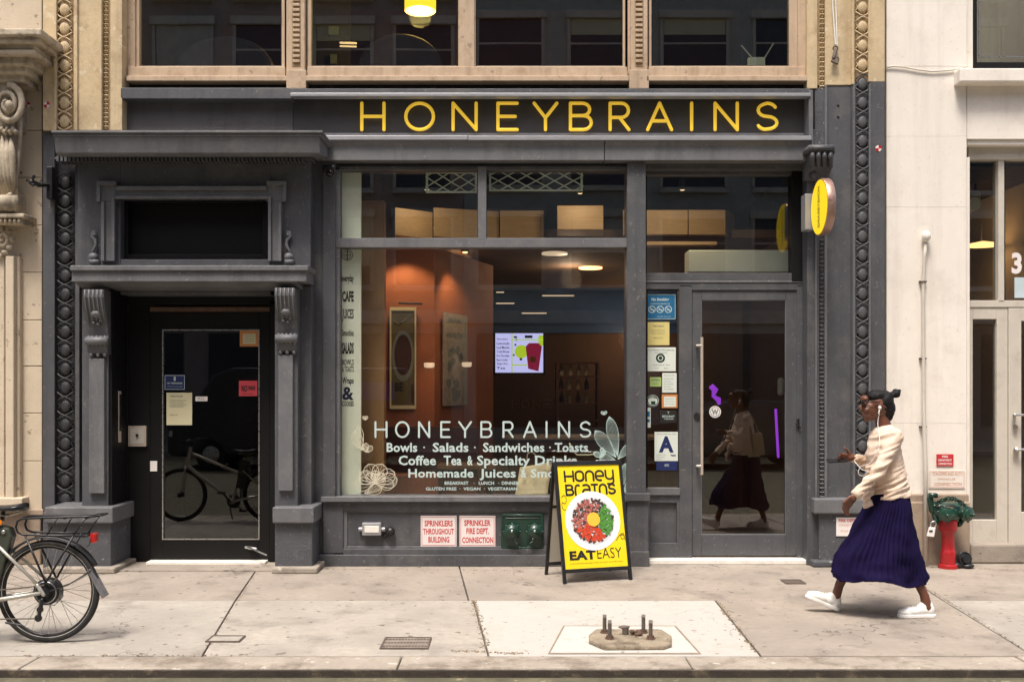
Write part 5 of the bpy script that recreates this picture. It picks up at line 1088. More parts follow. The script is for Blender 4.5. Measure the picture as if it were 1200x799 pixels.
for py in (330, 420, 500): mb = MB(); mb.torus(P(1082, py, -.06), .02, .006, (0, 0, 1), 16, 5); mb.pb(1078, py-1, 1086, py+1, -.05, -.015); mb.build('pipe_clip', 'iron_brown', t)
tag(MB().tube([P(1038, 80, -.03), P(1046, 78, -.035), P(1060, 79, -.035), P(1075, 82, -.035), P(1092, 84, -.035), P(1110, 83, -.035), P(1124, 81, -.035), P(1135, 78, -.08)], .007, 6).build('wall_cable', 'door_cream', smooth=True), 'thin sagging cable running across the upper plaster wall', 'cable')
t = T('pulley', 'white rope and dark hook hanging on the right yellow pilaster', 'hook', P(979, 75, -.12)); mb = MB(); mb.tube([P(974, -60, -.12), P(976, 10, -.12), P(979, 52, -.12)], .007, 6); mb.tube([P(977, -60, -.12), P(980, 20, -.12), P(981, 54, -.12)], .007, 6); mb.build('rope', 'white_paint', t)
mb = MB(); mb.torus(P(979, 57, -.12), .022, .007, (0, 1, 0), 14, 6); mb.cap(P(979, 60, -.12), P(977, 68, -.13), .018); mb.torus(P(979, 70, -.13), .03, .008, (0, 1, 0), 14, 6, 120, 420); mb.cap(P(975, 72, -.13), P(981, 75, -.13), .012); mb.build('hook', 'iron_brown', t, smooth=True)
for k, py in enumerate((124.5, 138)): MB().cyl(P(982, py, -.078), P(982, py, -.07), .014).build('bolt_hole', 'dark_gap', S)
# green twin fire department inlet
t = T('twin_inlet', 'dark green twin fire hose inlet plate behind the yellow board', 'fire inlet', P(612, 644, -.1)); mb = MB()
mb.prism([(X(a, -.12), Z(b_, -.12)) for a, b_ in ((589, 601), (635, 601), (637, 603), (637, 641), (635, 643), (589, 643), (587, 641), (587, 603))], -.12, -.1, 'xz'); mb.build('plate', 'green_dark', t, .006)
mb = MB(); mb.tube([P(a, b_, -.125) for a, b_ in ((590, 603), (634, 603), (635.5, 605), (635.5, 640), (634, 641.5), (590, 641.5), (588.5, 640), (588.5, 605))], .008, 6, closed=True); mb.cap(P(593, 607, -.122), P(632, 607, -.122), .005); mb.build('plate_rim', 'green_enamel', t, smooth=True)
for px in (600, 626.5):
    c = P(px, 622, -.12); q = MB().lathe([(.075, 0), (.075, .05), (.062, .055), (.062, .075), (.048, .09), (.02, .1), (.0001, .102)], c, (0, -1, 0), 24).build('inlet_cap', 'green_dark', t, auto=True)
    mb = MB(); mb.torus(c+Vector((0, -.06, 0)), .064, .008, (0, 1, 0), 28, 6); mb.torus(c+Vector((0, -.088, 0)), .034, .006, (0, 1, 0), 20, 6)
    for a in range(0, 360, 45): mb.ell(c+Vector((.078*math.cos(R(a)), -.04, .078*math.sin(R(a)))), (.012, .016, .012), 8, 5)
    mb.build('lugs', 'green_enamel', q, smooth=True); MB().ell(c+Vector((0, -.1, .012)), (.014, .012, .014), 8, 6).build('boss', 'steel', q, smooth=True)
def chain(mb, pts, r=.008, step=.02):
    pts = crom([tuple(p) for p in pts], 8); L = 0; k = 0; last = Vector(pts[0])
    for p in pts:
        p = Vector(p)
        if (p-last).length >= step:
            d = (p-last).normalized(); s = d.orthogonal() if k % 2 else d.cross(d.orthogonal()); mb.torus((p+last)/2, step*.55, r*.35, s, 8, 4); last = p; k += 1
    return mb
mb = MB(); chain(mb, [P(603, 628, -.2), P(605, 636, -.19), P(612, 643, -.18), P(620, 639, -.19), P(626, 630, -.2)], .012, .02); mb.build('chain', 'green_enamel', t)
# red and green standpipe
Yp = -.25; t = T('standpipe', 'red standpipe with a dark green double hose valve by the granite base', 'standpipe', (X(1111, Yp), Yp, 0)); cx = X(1111, Yp)
zz = lambda py: Z(py, Yp)
MB().lathe([(.09, 0), (.09, .03), (.068, .04), (.07, zz(648)), (.066, zz(645)), (.058, zz(643)), (.056, zz(625)), (.07, zz(622)), (.085, zz(620)), (.085, zz(610)), (.07, zz(608))], (cx, Yp, 0), (0, 0, 1), 28).build('stem', 'red_enamel', t, auto=True)
b = MB(); b.ell((cx+.0, Yp, zz(600)), (.14, .10, .10), 20, 12); b.cap((cx-.085, Yp, zz(597)), (cx+.07, Yp, zz(597)), .075); b = b.build('valve_body', 'green_enamel', t, smooth=True)
for dx, dirv in ((-.05, Vector((-.22, -1, -.08))), (.105, Vector((.5, -1, -.05)))):
    o = Vector((cx+dx, Yp-.04, zz(600))); dirv.normalize(); q = MB().lathe([(.058, 0), (.060, .05), (.070, .055), (.070, .085), (.056, .09), (.056, .105), (.040, .112), (.018, .115), (.018, .135), (.0001, .137)], o, dirv, 24).build('outlet_cap', 'green_enamel', t, auto=True)
    mb = MB(); e = o+dirv*.143; mb.ell(e, (.018, .018, .018)); u = dirv.orthogonal().normalized(); w = dirv.cross(u)
    for a in range(0, 360, 60): mb.ell(o+dirv*.07+(u*math.cos(R(a))+w*math.sin(R(a)))*.072, (.014, .014, .014), 8, 5)
    mb.build('lugs', 'green_dark', q, smooth=True)
mb = MB(); 
for j in range(2): chain(mb, [(cx-.16, Yp-.06, zz(593)+j*.025), (cx-.1, Yp-.09, zz(586)+j*.01), (cx, Yp-.10, zz(584)+j*.02), (cx+.09, Yp-.1, zz(587)-j*.02), (cx+.15, Yp-.09, zz(595)), (cx+.18, Yp-.09, zz(604))], .022, .026)
mb.build('chain', 'green_dark', t)
mb = MB(); mb.cap((cx-.15, Yp, zz(598)), (cx-.17, Yp, zz(584)), .03); mb.pb(1090, 578, 1099, 583, Yp-.04, Yp+.03); mb.build('valve_lever', 'green_dark', t, smooth=True); mb = MB(); mb.cap((cx-.13, Yp, zz(603)), (cx-.12, Yp-.03, zz(612)), .025); mb.cap((cx+.15, Yp, zz(606)), (cx+.1, Yp-.02, zz(614)), .025); mb.build('valve_arm', 'green_dark', t, smooth=True)
MB().cap(P(1108, 594, Yp-.115), P(1117, 595, Yp-.115), .008).build('name_band', 'rust', t)
t = T('padlock', 'silver padlock hanging from the green valve chain in front of the white pipe', 'padlock', P(1090, 630, -.36)); MB().prism([(X(a, -.36), Z(b_, -.36)) for a, b_ in ((1086, 628), (1094, 629), (1096, 618), (1089, 617))], -.375, -.345, 'xz').build('lock_body', 'sign_white', t, .006)
MB().tube([P(1090, 618, -.36), P(1091, 612, -.36), P(1095, 610, -.36), P(1097, 614, -.36), P(1095, 619, -.36)], .008, 8).build('shackle', 'steel', t, smooth=True); MB().pb(1089, 621, 1093, 623, -.379, -.375).build('keyhole', 'black_metal', t)
t = T('hose_cap', 'black metal hose cap lying on the ground right of the red standpipe', 'hose cap', (X(1130, -.25), -.25, 0)); q = Vector((X(1128, -.25), -.22, .085)); MB().lathe([(.06, 0), (.065, .03), (.065, .05), (.045, .055), (.045, .08), (.0001, .085)], q, (.3, -1, .15), 22).build('cap', 'black_metal', t, auto=True)
mb = MB(); mb.torus(q+Vector((.01, -.04, 0)), .066, .009, (.3, -1, .15), 24, 6); mb.ell((q.x-.06, q.y-.03, .03), (.07, .05, .03)); mb.ell((q.x+.04, q.y-.05, .025), (.06, .05, .025)); mb.build('rim', 'black_metal', t, smooth=True)

# ================================================================ THINGS ON THE SIDEWALK
c = G(738, 748); t = T('post_footing', 'octagonal concrete footing with four cut bolts set in the pale patch', 'footing', (c.x, c.y, 0))
def gp(px, py, z): return G(px, py, z)
top = [(690, 742), (698, 735.5), (775, 735.5), (787, 743), (787, 752), (778, 755), (708, 755.5), (690, 748)]
pts = [gp(a, b_, .04) for a, b_ in top]; MB().prism([(p.x, p.y) for p in pts], 0, .036, 'xy').build('slab', 'footing_stone', t, .012)
for a, b_, top_ in ((708.5, 741, 723), (714.5, 748, 730.5), (754, 741, 723), (762.5, 748, 730)):
    p = gp(a, b_, .036); h = (b_-top_)*(10+p.y)/F; q = MB(); q.cyl(p, p+Vector((0, 0, h)), .013, seg=10)
    for k in range(int(h/.009)): q.torus(p+Vector((0, 0, .03+k*.009)), .013, .002, (0, 0, 1), 10, 4)
    q = q.build('bolt', 'iron_brown', t, smooth=True, auto=True); MB().cyl(p, p+Vector((0, 0, .022)), .024, seg=6).build('nut', 'rust', q); MB().cyl(p, p+Vector((0, 0, .006)), .032, seg=16).build('washer', 'rust', q)
p = gp(733, 743, .036); mb = MB(); mb.cyl(p, p+Vector((0, 0, .045)), .022, seg=14); mb.ell(p+Vector((-.01, 0, .05)), (.04, .02, .012)); mb.build('cut_pipe', 'iron_brown', t, auto=True)
p = gp(746, 744, .036); mb = MB()
for k in range(7): mb.ell(p+Vector((random.uniform(-.035, .03), random.uniform(-.02, .02), random.uniform(.005, .03))), (.02, .014, .014), 7, 5)
mb.build('cut_cables', 'rust', t)
def cover(label, x0, y0, x1, y1, m, ribs=0, rnd=0):
    A, B_ = G(x0, y1), G(x1, y0); t = T('utility_cover', label, 'cover', ((A.x+B_.x)/2, (A.y+B_.y)/2, 0)); w = G(x0, y0)
    xa, xb = A.x, G(x1, y1).x; MB().box(xa, xb, A.y, B_.y, -.02, .0065).build('plate', m, t, .003)
    mb = MB(); [mb.box(*q, -.02, .010) for q in ((xa-.012, xa, A.y-.012, B_.y+.012), (xb, xb+.012, A.y-.012, B_.y+.012), (xa, xb, A.y-.012, A.y), (xa, xb, B_.y, B_.y+.012))]; mb.build('rim', 'iron_brown', t)
    mb = MB()
    for i in range(ribs):
        for j in range(3): u = xa+(xb-xa)*(i+.5)/ribs; v = A.y+(B_.y-A.y)*(j+.5)/3; mb.box(u-.008, u+.008, v-.012, v+.012, .006, .0095)
    if ribs: mb.build('tread', 'iron_brown', t)
cover('worn rectangular iron cover in the pavement left of the pale patch', 447, 748, 500, 760, 'iron_cover', 14)
cover('small rusty rimmed cover near the kerb left of centre', 243, 746, 279, 752, 'concrete_grey', 0)
cover('small dark cover in the pavement near the leading shoe', 922, 680, 943, 684, 'iron_brown', 5)

# sandwich board
bl = Vector((.445, -1.05, 0)); dirx = Vector((math.cos(R(18)), math.sin(R(18)), 0)); nrm = Vector((dirx.y, -dirx.x, 0)); Wd, Hb = .655, 1.045
lean = .245; up = (Vector((0, 0, Hb))-nrm*lean); upn = up.normalized(); fn = dirx.cross(upn).normalized()
if fn.dot(nrm) < 0: fn = -fn
t = T('sandwich_board', 'yellow folding sandwich board with a bowl of food, standing on the sidewalk', 'sandwich board', bl+dirx*Wd/2)
def bp(u, v, o=0.0): return bl+dirx*(Wd*u)+up*v+fn*o
def bq(mb, u0, v0, u1, v1, o, th): mb.flat([bp(u0, v0, o-th), bp(u1, v0, o-th), bp(u1, v1, o-th), bp(u0, v1, o-th)], th, fn)
mb = MB(); bq(mb, 0, 0, .045, 1, .014, .028); bq(mb, .955, 0, 1, 1, .014, .028); bq(mb, .045, .965, .955, 1, .014, .028); bq(mb, .045, .085, .955, .115, .014, .028); mb.build('front_frame', 'black_metal', t, .003)
mb = MB(); bq(mb, .04, .11, .96, .97, .004, .010); mb.build('front_panel', 'yellow_print', t)
bk0 = bl-nrm*(lean*2-.03)
def bb(u, v, o=0.0): return bk0+dirx*(Wd*u)+(Vector((0, 0, Hb-.01))+nrm*(lean-.05))*v-nrm*o
mb = MB()
for u0, u1, v0, v1 in ((0, .045, 0, 1), (.955, 1, 0, 1), (.045, .955, .965, 1), (.045, .955, .085, .115), (.045, .955, .60, .625)): mb.flat([bb(u0, v0), bb(u1, v0), bb(u1, v1), bb(u0, v1)], .022, -nrm)
mb.build('back_frame', 'black_metal', t, .003); mb = MB(); mb.flat([bb(.04, .11, .004), bb(.96, .11, .004), bb(.96, .97, .004), bb(.04, .97, .004)], .008, -nrm); mb.build('back_panel', 'board_back', t)
mb = MB(); mb.cap(bp(.1, 1, -.02), bp(.35, 1.0, -.02), .012); mb.cap(bp(.65, 1, -.02), bp(.9, 1, -.02), .012); mb.build('hinge', 'steel', t)
mb = MB()
asp = Wd/Hb
def word(chars, u0, u1, v0, v1, r, widths=None):
    n = len(chars); ws = widths or [1]*n; tot = sum(ws)+.32*(n-1); uu = u0
    for ch, w_ in zip(chars, ws):
        w = (u1-u0)*w_/tot; st = len(mb.v); put_glyph(mb, ch, lambda a, b_, uu=uu, w=w: bp(uu+w*a, v0+(v1-v0)*b_, .0052), r, 6)
        for i in range(st, len(mb.v)):
            p = Vector(mb.v[i]); d = (p-bp(0, 0, .0052)).dot(fn); mb.v[i] = tuple(p-fn*d*.9)
        uu += w+(u1-u0)*.32/tot
word('honey', .145, .86, .835, .915, .0105, [1.1, 1, 1, 1, 1]); word('brains', .15, .87, .72, .80, .0105, [1, .75, 1, .8, 1, .95])
cu, cv = .50, .50; rp = .262
put_text_f(mb, 'EAT', lambda a, b_: bp(.12+.38*a, .185+.075*b_, .006), .05)
put_text_f(mb, 'EASY', lambda a, b_: bp(.52+.36*a, .187+.085*b_, .006), -.008)
put_text_f(mb, 'A SUPERFOOD JOURNEY THAT IS TASTY & NUTRITIOUS', lambda a, b_: bp(.12+.76*a, .15+.011*b_, .006), .0)
def curve(pts, r=.0022): 
    st = len(mb.v); mb.tube([bp(a, b_, .006) for a, b_ in crom(pts, 5)], r, 5)
curve([(.07, .70), (.11, .72), (.14, .69), (.12, .65), (.08, .66), (.07, .63), (.09, .60), (.12, .60)]); curve([(.82, .33), (.87, .37), (.93, .385), (.94, .35), (.90, .34), (.89, .37), (.93, .37), (.95, .33)])
mb.build('lettering', 'black_print', t)
def ring(rr, o, th, n=48, cu_=cu, cv_=cv, jit=0): return [bp(cu_, cv_)+dirx*(rr*math.cos(2*PI*k/n)*(1+random.uniform(-jit, jit)))+upn*(rr*math.sin(2*PI*k/n)*(1+random.uniform(-jit, jit)))+fn*o for k in range(n)]
mb = MB(); mb.flat(ring(rp, .006, .001), .001, fn); q = mb.build('plate_print', 'plate', t)
mb = MB(); mb.flat(ring(rp*.80, .0075, .001, 40), .0008, fn); mb.build('plate_well', 'plate_shade', q)
def bits(name, m, n, a0, a1, r0, r1, s, o):
    mb = MB()
    for k in range(n):
        a = R(random.uniform(a0, a1)); rr = rp*math.sqrt(random.uniform(r0*r0, r1*r1)); c = bp(cu, cv)+dirx*rr*math.cos(a)+upn*rr*math.sin(a)+fn*(o+random.uniform(0, .0012)); b0 = random.uniform(0, 6.28); e = random.uniform(.5, 1.4)
        mb.flat([c+(dirx*math.cos(b0)*math.cos(q/6*2*PI)+upn*math.sin(b0)*math.cos(q/6*2*PI))*s*e*1.3+(dirx*-math.sin(b0)+upn*math.cos(b0))*math.sin(q/6*2*PI)*s*random.uniform(.5, .9) for q in range(6)], .0006, fn)
    mb.build(name, m, q)
q_ = q
bits('printed_grain', 'grain', 240, 0, 360, .0, .74, .014, .009)
bits('printed_beef', 'meat', 60, 95, 215, .18, .72, .017, .011); bits('printed_beef', 'meat_dark', 40, 50, 215, .25, .74, .010, .0115); bits('printed_beef', 'meat', 14, 60, 100, .35, .58, .013, .0115)
bits('printed_greens', 'greens', 130, -48, 48, .24, .73, .012, .0112); bits('printed_tomato', 'tomato', 110, 205, 305, .2, .70, .013, .0112)
mb = MB(); mb.flat(ring(rp*.24, .0145, .001, 26, cu+.005, cv+.01, .04), .001, fn); mb.build('printed_egg', 'yolk', q)
# ================================================================ BICYCLE (parked, its front half runs out of the frame)
YK = -3.1; K = Vector((X(57, YK), YK, .343)); Rw = .343
t = T('bicycle', 'silver electric bicycle with a black rear rack parked at the left edge', 'bicycle', (K.x-.5, YK, 0))
def pk(px, py, dy=0): p = P(px, py, YK); return Vector((p.x, YK+dy, p.z))
def wheel(c, hubr):
    w = MB().torus(c, Rw-.045, .012, (0, 1, 0), 64, 8).build('wheel', 'rim_black', t, smooth=True)
    MB().torus(c, Rw-.023, .023, (0, 1, 0), 72, 10).build('tyre', 'rubber', w, smooth=True)
    mb = MB(); mb.torus(c+Vector((0, -.017, 0)), Rw-.036, .0022, (0, 1, 0), 64, 5); mb.build('reflex_line', 'board_back', w)
    h = MB(); h.lathe([(.02, -.06), (hubr*.8, -.045), (hubr, -.035), (hubr, .03), (hubr*.8, .045), (.02, .06)], c, (0, 1, 0), 30); h.cyl(c+Vector((0, -.075, 0)), c+Vector((0, .075, 0)), .009); h.build('hub', 'black_metal', w, auto=True)
    for k in range(32):
        a = 2*PI*k/32; s = 1 if k % 2 else -1; b_ = a+s*(.5 if (k//2) % 2 else -.5)*.5
        MB().tube([c+Vector((hubr*.95*math.cos(b_), s*.03, hubr*.95*math.sin(b_))), c+Vector(((Rw-.05)*math.cos(a), 0, (Rw-.05)*math.sin(a)))], .0018, 4).build('spoke', 'steel', w)
    return w
w = wheel(K, .088)
mb = MB()                                                # cassette and disc
for k in range(6): mb.lathe([(.02, 0), (.055-.004*k, 0), (.055-.004*k, .002), (.02, .002)], K+Vector((0, -.05-.004*k, 0)), (0, -1, 0), 26)
for a in range(0, 360, 60): mb.ell(K+Vector((.075*math.cos(R(a)), -.037, .075*math.sin(R(a)))), (.006, .004, .006), 8, 5)
mb.build('cassette', 'black_metal', w, auto=True)
mb = MB(); mb.torus(K+Vector((0, -.046, 0)), .07, .004, (0, 1, 0), 30, 5); mb.build('hub_ring', 'steel', w)
K2 = K-Vector((1.13, 0, 0)); wheel(K2, .04)
BB = pk(-25, 708); ST = pk(5, 600); HT = pk(-118, 588)+Vector((0, 0, 0)); HTb = pk(-126, 628)
mb = MB()
for s in (-1, 1):
    mb.tube([pk(-6, 633, s*.02), pk(10, 646, s*.05), pk(52, 684, s*.075)], [.012, .011, .010], 10); mb.tube([pk(-22, 707, s*.03), pk(0, 701, s*.06), pk(54, 692, s*.075)], [.018, .016, .012], 10)
    mb.cap(pk(50, 683, s*.075), pk(57, 694, s*.075), .013)
mb.build('rear_stays', 'silver_paint', t, smooth=True)
mb = MB(); mb.cap(ST+Vector((-.02, 0, -.06)), BB, .02); mb.cap(BB, HTb, .026); mb.cap(pk(-8, 645), HT+Vector((0, 0, -.06)), .018); mb.cap(HT, HTb, .022); mb.cyl(BB+Vector((0, -.05, 0)), BB+Vector((0, .05, 0)), .028); mb.build('frame', 'silver_paint', t, smooth=True)
mb = MB(); mb.cap(ST+Vector((-.015, 0, -.06)), pk(4, 598), .015); mb.build('seat_post', 'black_metal', t, smooth=True)
for s in (-1, 1): MB().tube([HTb, HTb+Vector((-.01, s*.05, -.04)), K2+Vector((0, s*.06, 0))], [.02, .016, .011], 8).build('fork', 'silver_paint', t, smooth=True)
mb = MB(); mb.tube([pk(-114, 572, -.3), pk(-108, 568, -.2), pk(-118, 574, 0), pk(-108, 568, .2), pk(-114, 572, .3)], .013, 8); mb.cap(HT, pk(-118, 574), .016); mb.build('handlebar', 'black_metal', t, smooth=True)
for s in (-1, 1): MB().cap(pk(-110, 570, s*.24), pk(-102, 570, s*.34), .017).build('grip', 'rubber', t, smooth=True)
mb = MB(); mb.lathe([(.02, 0), (.09, 0), (.09, .004), (.02, .004)], BB+Vector((0, -.06, 0)), (0, -1, 0), 32); mb.cap(BB+Vector((0, -.08, 0)), BB+Vector((.1, -.09, -.13)), .011); mb.cap(BB+Vector((0, .08, 0)), BB+Vector((-.1, .09, .13)), .011); mb.build('crank', 'black_metal', t, auto=True)
for q in (BB+Vector((.1, -.14, -.13)), BB+Vector((-.1, .14, .13))): MB().box(q.x-.045, q.x+.045, q.y-.045, q.y+.045, q.z-.012, q.z+.012).build('pedal', 'rubber', t, .005)
mb = MB(); mb.tube([K+Vector((0, -.06, -.03)), pk(50, 712, -.065), pk(49, 722, -.065), BB+Vector((.02, -.065, -.085))], .005, 5); mb.tube([K+Vector((0, -.065, .05)), BB+Vector((0, -.065, .09))], .005, 5); mb.build('chain', 'iron_brown', t)
mb = MB(); mb.cap(pk(55, 700, -.07), pk(53, 712, -.075), .014); mb.cap(pk(53, 712, -.075), pk(52, 723, -.075), .010); mb.lathe([(.0001, 0), (.022, 0), (.022, .01), (.0001, .01)], pk(53, 711, -.07), (0, -1, 0), 14); mb.lathe([(.0001, 0), (.024, 0), (.024, .01), (.0001, .01)], pk(51, 721, -.07), (0, -1, 0), 14); mb.tube([pk(57, 703, -.08), pk(70, 706, -.08), pk(80, 696, -.08), pk(79, 684, -.07), pk(68, 676, -.06)], .003, 5); mb.build('derailleur', 'black_metal', t, auto=True)
# saddle: lofted
rows_ = []
for i in range(13):
    u = i/12; px = 30-52*u; hw = .082*max(0.0, (1-(u*1.02)**1.2))**.6*(min(1, (u+.04)*5))**.5+.018; rows_.append((px, hw, 588.5+2.5*math.sin(u*PI)+u*1.5, .045*(1-u*.45)))
mb = MB(); n = 14; vs = []
for px, hw, py, th in rows_:
    c = pk(px, py)
    for k in range(n):
        a = 2*PI*k/n; zc = math.sin(a); vs.append((c.x, c.y+hw*math.cos(a), c.z-th*.5+th*.5*zc*(1 if zc > 0 else 1.5*(1-abs(math.cos(a))*.2))))
mb.add(vs, [(i*n+k, i*n+(k+1) % n, (i+1)*n+(k+1) % n, (i+1)*n+k) for i in range(12) for k in range(n)]+[tuple(range(n)), tuple(range(12*n, 13*n))]); mb.build('saddle', 'black_vinyl', t, smooth=True)
mb = MB(); mb.tube([pk(24, 600, -.03), pk(10, 604, -.03), pk(-12, 600, -.03)], .005, 6); mb.tube([pk(24, 600, .03), pk(10, 604, .03), pk(-12, 600, .03)], .005, 6); mb.build('saddle_rail', 'steel', t)
o = MB(); o.prism([(X(a, YK), Z(b_, YK)) for a, b_ in ((-8, 612), (14, 618), (17, 628), (2, 682), (-16, 676))], YK-.04, YK+.04, 'xz'); o.build('battery', 'battery_green', t, .012)
mb = MB(); mb.ell(pk(8, 622, -.045), (.014, .008, .014)); mb.ell(pk(2, 622.5, -.045), (.012, .008, .012)); mb.build('battery_button', 'steel', t, smooth=True)
MB().lathe([(.0001, 0), (.02, 0), (.02, .012), (.0001, .014)], pk(3, 611, -.04), (0, -1, 0), 18).build('reflector', 'amber', t)
# rack
mb = MB(); rr = .0075
for s in (-1, 1):
    y = s*.065; mb.tube([pk(a, b_, y) for a, b_ in ((120, 603), (100, 604), (60, 605), (32, 606), (26, 609), (24, 616), (26, 622), (32, 624.5), (60, 625.5), (105, 626.5))], rr, 8)
    for a in (36, 91): mb.tube([pk(a if a > 50 else 35, 626, y), pk(60, 680, s*.08)], rr, 8)
mb.tube([pk(118, 603, -.065), pk(123, 602.5, -.04), pk(123, 602.5, .04), pk(118, 603, .065)], rr, 8)
for a in (30, 55, 80, 105): mb.tube([pk(a, 606, -.065), pk(a, 606, .065)], .006, 6); 
for a, b_ in ((60, 72), (70, 80), (91, 105), (99, 112)):
    s = -1 if a in (60, 91) else 1; mb.tube([pk(a, 625.5, s*.065), pk(b_, 605.5, s*.065)], .006, 6)
mb.tube([pk(28, 606, 0), pk(120, 603.5, 0)], .006, 6); mb.tube([pk(105, 626.5, -.065), pk(106, 626.5, .065)], .006, 6)
mb.build('rack', 'black_metal', t, smooth=True)
o = MB().pb(105, 625, 111.5, 636, YK-.03, YK+.03).build('tail_light', 'tail_red', t, .006)
MB().tube([pk(103, 640, -.03), pk(107, 637, -.03), pk(109, 630, -.04)], .003, 5).build('light_wire', 'black_metal', t)
# mudguard with flap
mb = MB(); vs = []; fs = []; m = 30
for i in range(m+1):
    a = R(192-(192-28)*i/m)
    for j in range(7):
        b_ = (j-3)/3; r_ = Rw+.030-.012*b_*b_; vs.append(K+Vector((r_*math.cos(a), b_*.032, r_*math.sin(a))))
fs = [(i*7+j, i*7+j+1, i*7+j+8, i*7+j+7) for i in range(m) for j in range(6)]; mb.add(vs, fs); g = mb.build('mudguard', 'black_metal', t, smooth=True); g.modifiers.new('s', 'SOLIDIFY').thickness = .003
mb = MB(); f0, f1 = pk(106, 666), pk(126, 697); d = (f1-f0).normalized(); nn = Vector((d.z, 0, -d.x)); mb.add([f0+Vector((0, -.035, 0))-nn*.012, f0+Vector((0, .035, 0))-nn*.012, f0+Vector((0, .03, 0))+nn*.018, f0+Vector((0, -.03, 0))+nn*.018, f1+Vector((0, -.03, 0))-nn*.0, f1+Vector((0, .03, 0))-nn*.0, f1+Vector((0, .034, 0))+nn*.03, f1+Vector((0, -.034, 0))+nn*.03], [(0, 1, 2, 3), (4, 7, 6, 5), (0, 4, 5, 1), (1, 5, 6, 2), (2, 6, 7, 3), (3, 7, 4, 0)]); mb.build('mud_flap', 'flap_grey', t, .003)
mb = MB(); [mb.tube([pk(64, 690, s*.07), pk(84, 683, s*.06), pk(109, 667, s*.034)], .003, 5) for s in (-1, 1)]; mb.build('mudguard_stay', 'black_metal', t)
MB().tube([BB+Vector((-.03, -.05, -.02)), pk(-35, 726, -.1), pk(-30, 754, -.14)], .009, 8).build('kickstand', 'black_metal', t, smooth=True)
mb = MB(); mb.cap(pk(14, 726, -.08), pk(32, 729, -.08), .007); mb.build('peg', 'black_metal', t, smooth=True)

# ================================================================ THE WALKING WOMAN
YP = -2.25; s_ = (10+YP)/F
t = T('person', 'woman in a cream sweater and long navy pleated skirt walking left past the pilaster', 'person', (X(1030, YP), YP, 0))
def w(px, py, dy=0): p = P(px, py, YP); return Vector((p.x, YP+dy, p.z))
m = MB()
# head: skull, face, jaw, nose, lips, brow, ears
m.ell(w(1031, 474), (.098, .074, .105), 24, 16); m.ell(w(1022, 480), (.072, .060, .078), 20, 12); m.ell(w(1018, 487), (.048, .045, .040), 16, 10); m.ell(w(1016, 491.5), (.026, .026, .018), 12, 8)
m.ell(w(1013, 467.5), (.030, .05, .03), 14, 8)
m.cap(w(1012, 471), w(1008.8, 478), .010, .016); m.ell(w(1009.2, 479.5, -.010), (.011, .010, .009)); m.ell(w(1009.2, 479.5, .010), (.011, .010, .009))
m.ell(w(1011.3, 484), (.014, .024, .0075)); m.ell(w(1011.8, 486.6), (.013, .022, .008)); m.ell(w(1015, 480, -.034), (.03, .02, .022)); m.ell(w(1015, 480, .034), (.03, .02, .022))
for s in (-1, 1):
    m.ell(w(1027, 477, s*.074), (.018, .010, .030)); m.ell(w(1012, 472.5, s*.030), (.013, .016, .010))
m.cap(w(1032, 484), w(1036, 502), .050, .058, 16)
# trunk, hips, arms, legs (under the clothes they stay slim)
m.ell(w(1037, 522), (.080, .11, .11)); m.ell(w(1038, 548), (.075, .10, .13)); m.ell(w(1042, 585), (.09, .13, .12)); m.cap(w(1038, 512, -.10), w(1038, 512, .10), .035)
SHn, ELn, WRn = w(1040, 509, -.15), w(1021, 546, -.20), w(993, 577, -.19)
SHf, ELf, WRf = w(1036, 509, .15), w(1030, 546, .20), w(1004, 536.5, .09)
m.cap(SHn+Vector((0, .02, -.03)), ELn, .034, .028); m.cap(ELn, WRn, .028, .022); m.cap(SHf+Vector((0, -.02, -.03)), ELf, .034, .028); m.cap(ELf, WRf, .028, .022)
m.cap(w(1041, 592, .08), w(1010, 640, .08), .080, .052, 16); m.cap(w(1010, 640, .08), w(988, 688, .09), .050, .034, 16); m.ell(w(1003, 662, .09), (.05, .046, .09)); m.cap(w(988, 688, .09), w(984, 702, .09), .034, .036)
m.cap(w(1045, 592, -.08), w(1056, 645, -.07), .080, .050, 16); m.cap(w(1056, 645, -.07), w(1077, 694, -.10), .050, .032, 16); m.ell(w(1063, 664, -.08), (.045, .044, .09)); m.cap(w(1077, 694, -.10), w(1080, 708, -.10), .034, .038)
def hand(mb, wr, palm_dir, finger_dir, curl, thumb_dir, side, sc__=1.0):      # palm, four bent fingers, thumb off the side
    pd = palm_dir.normalized(); sd_ = side.normalized(); cd = curl.normalized()
    pc = wr+pd*.045; mb.cap(wr-pd*.02, wr+pd*.02, .024, .026, 12)
    for k in range(4): mb.cap(wr+pd*.01+sd_*((k-1.5)*.012), wr+pd*.085+sd_*((k-1.5)*.019), .0135, .0125, 10)
    ln = (.036, .042, .039, .031)
    for k in range(4):
        a = wr+pd*.088+sd_*((k-1.5)*.0205); d1 = (finger_dir.normalized()+cd*.25).normalized(); d2 = (d1+cd*.9).normalized(); d3 = (d2+cd*1.1).normalized()
        b_ = a+d1*ln[k]; c_ = b_+d2*ln[k]*.7; e = c_+d3*ln[k]*.55; mb.cap(a, b_, .0095, .0088, 10); mb.cap(b_, c_, .0088, .008, 10); mb.cap(c_, e, .008, .0068, 10)
    a = wr+pd*.03+sd_*(-.030); td = thumb_dir.normalized(); b_ = a+td*.035; c_ = b_+(td+pd*.7).normalized()*.03; mb.cap(a, b_, .013, .0105, 10); mb.cap(b_, c_, .0105, .0085, 10)
fd = (WRn-ELn).normalized()
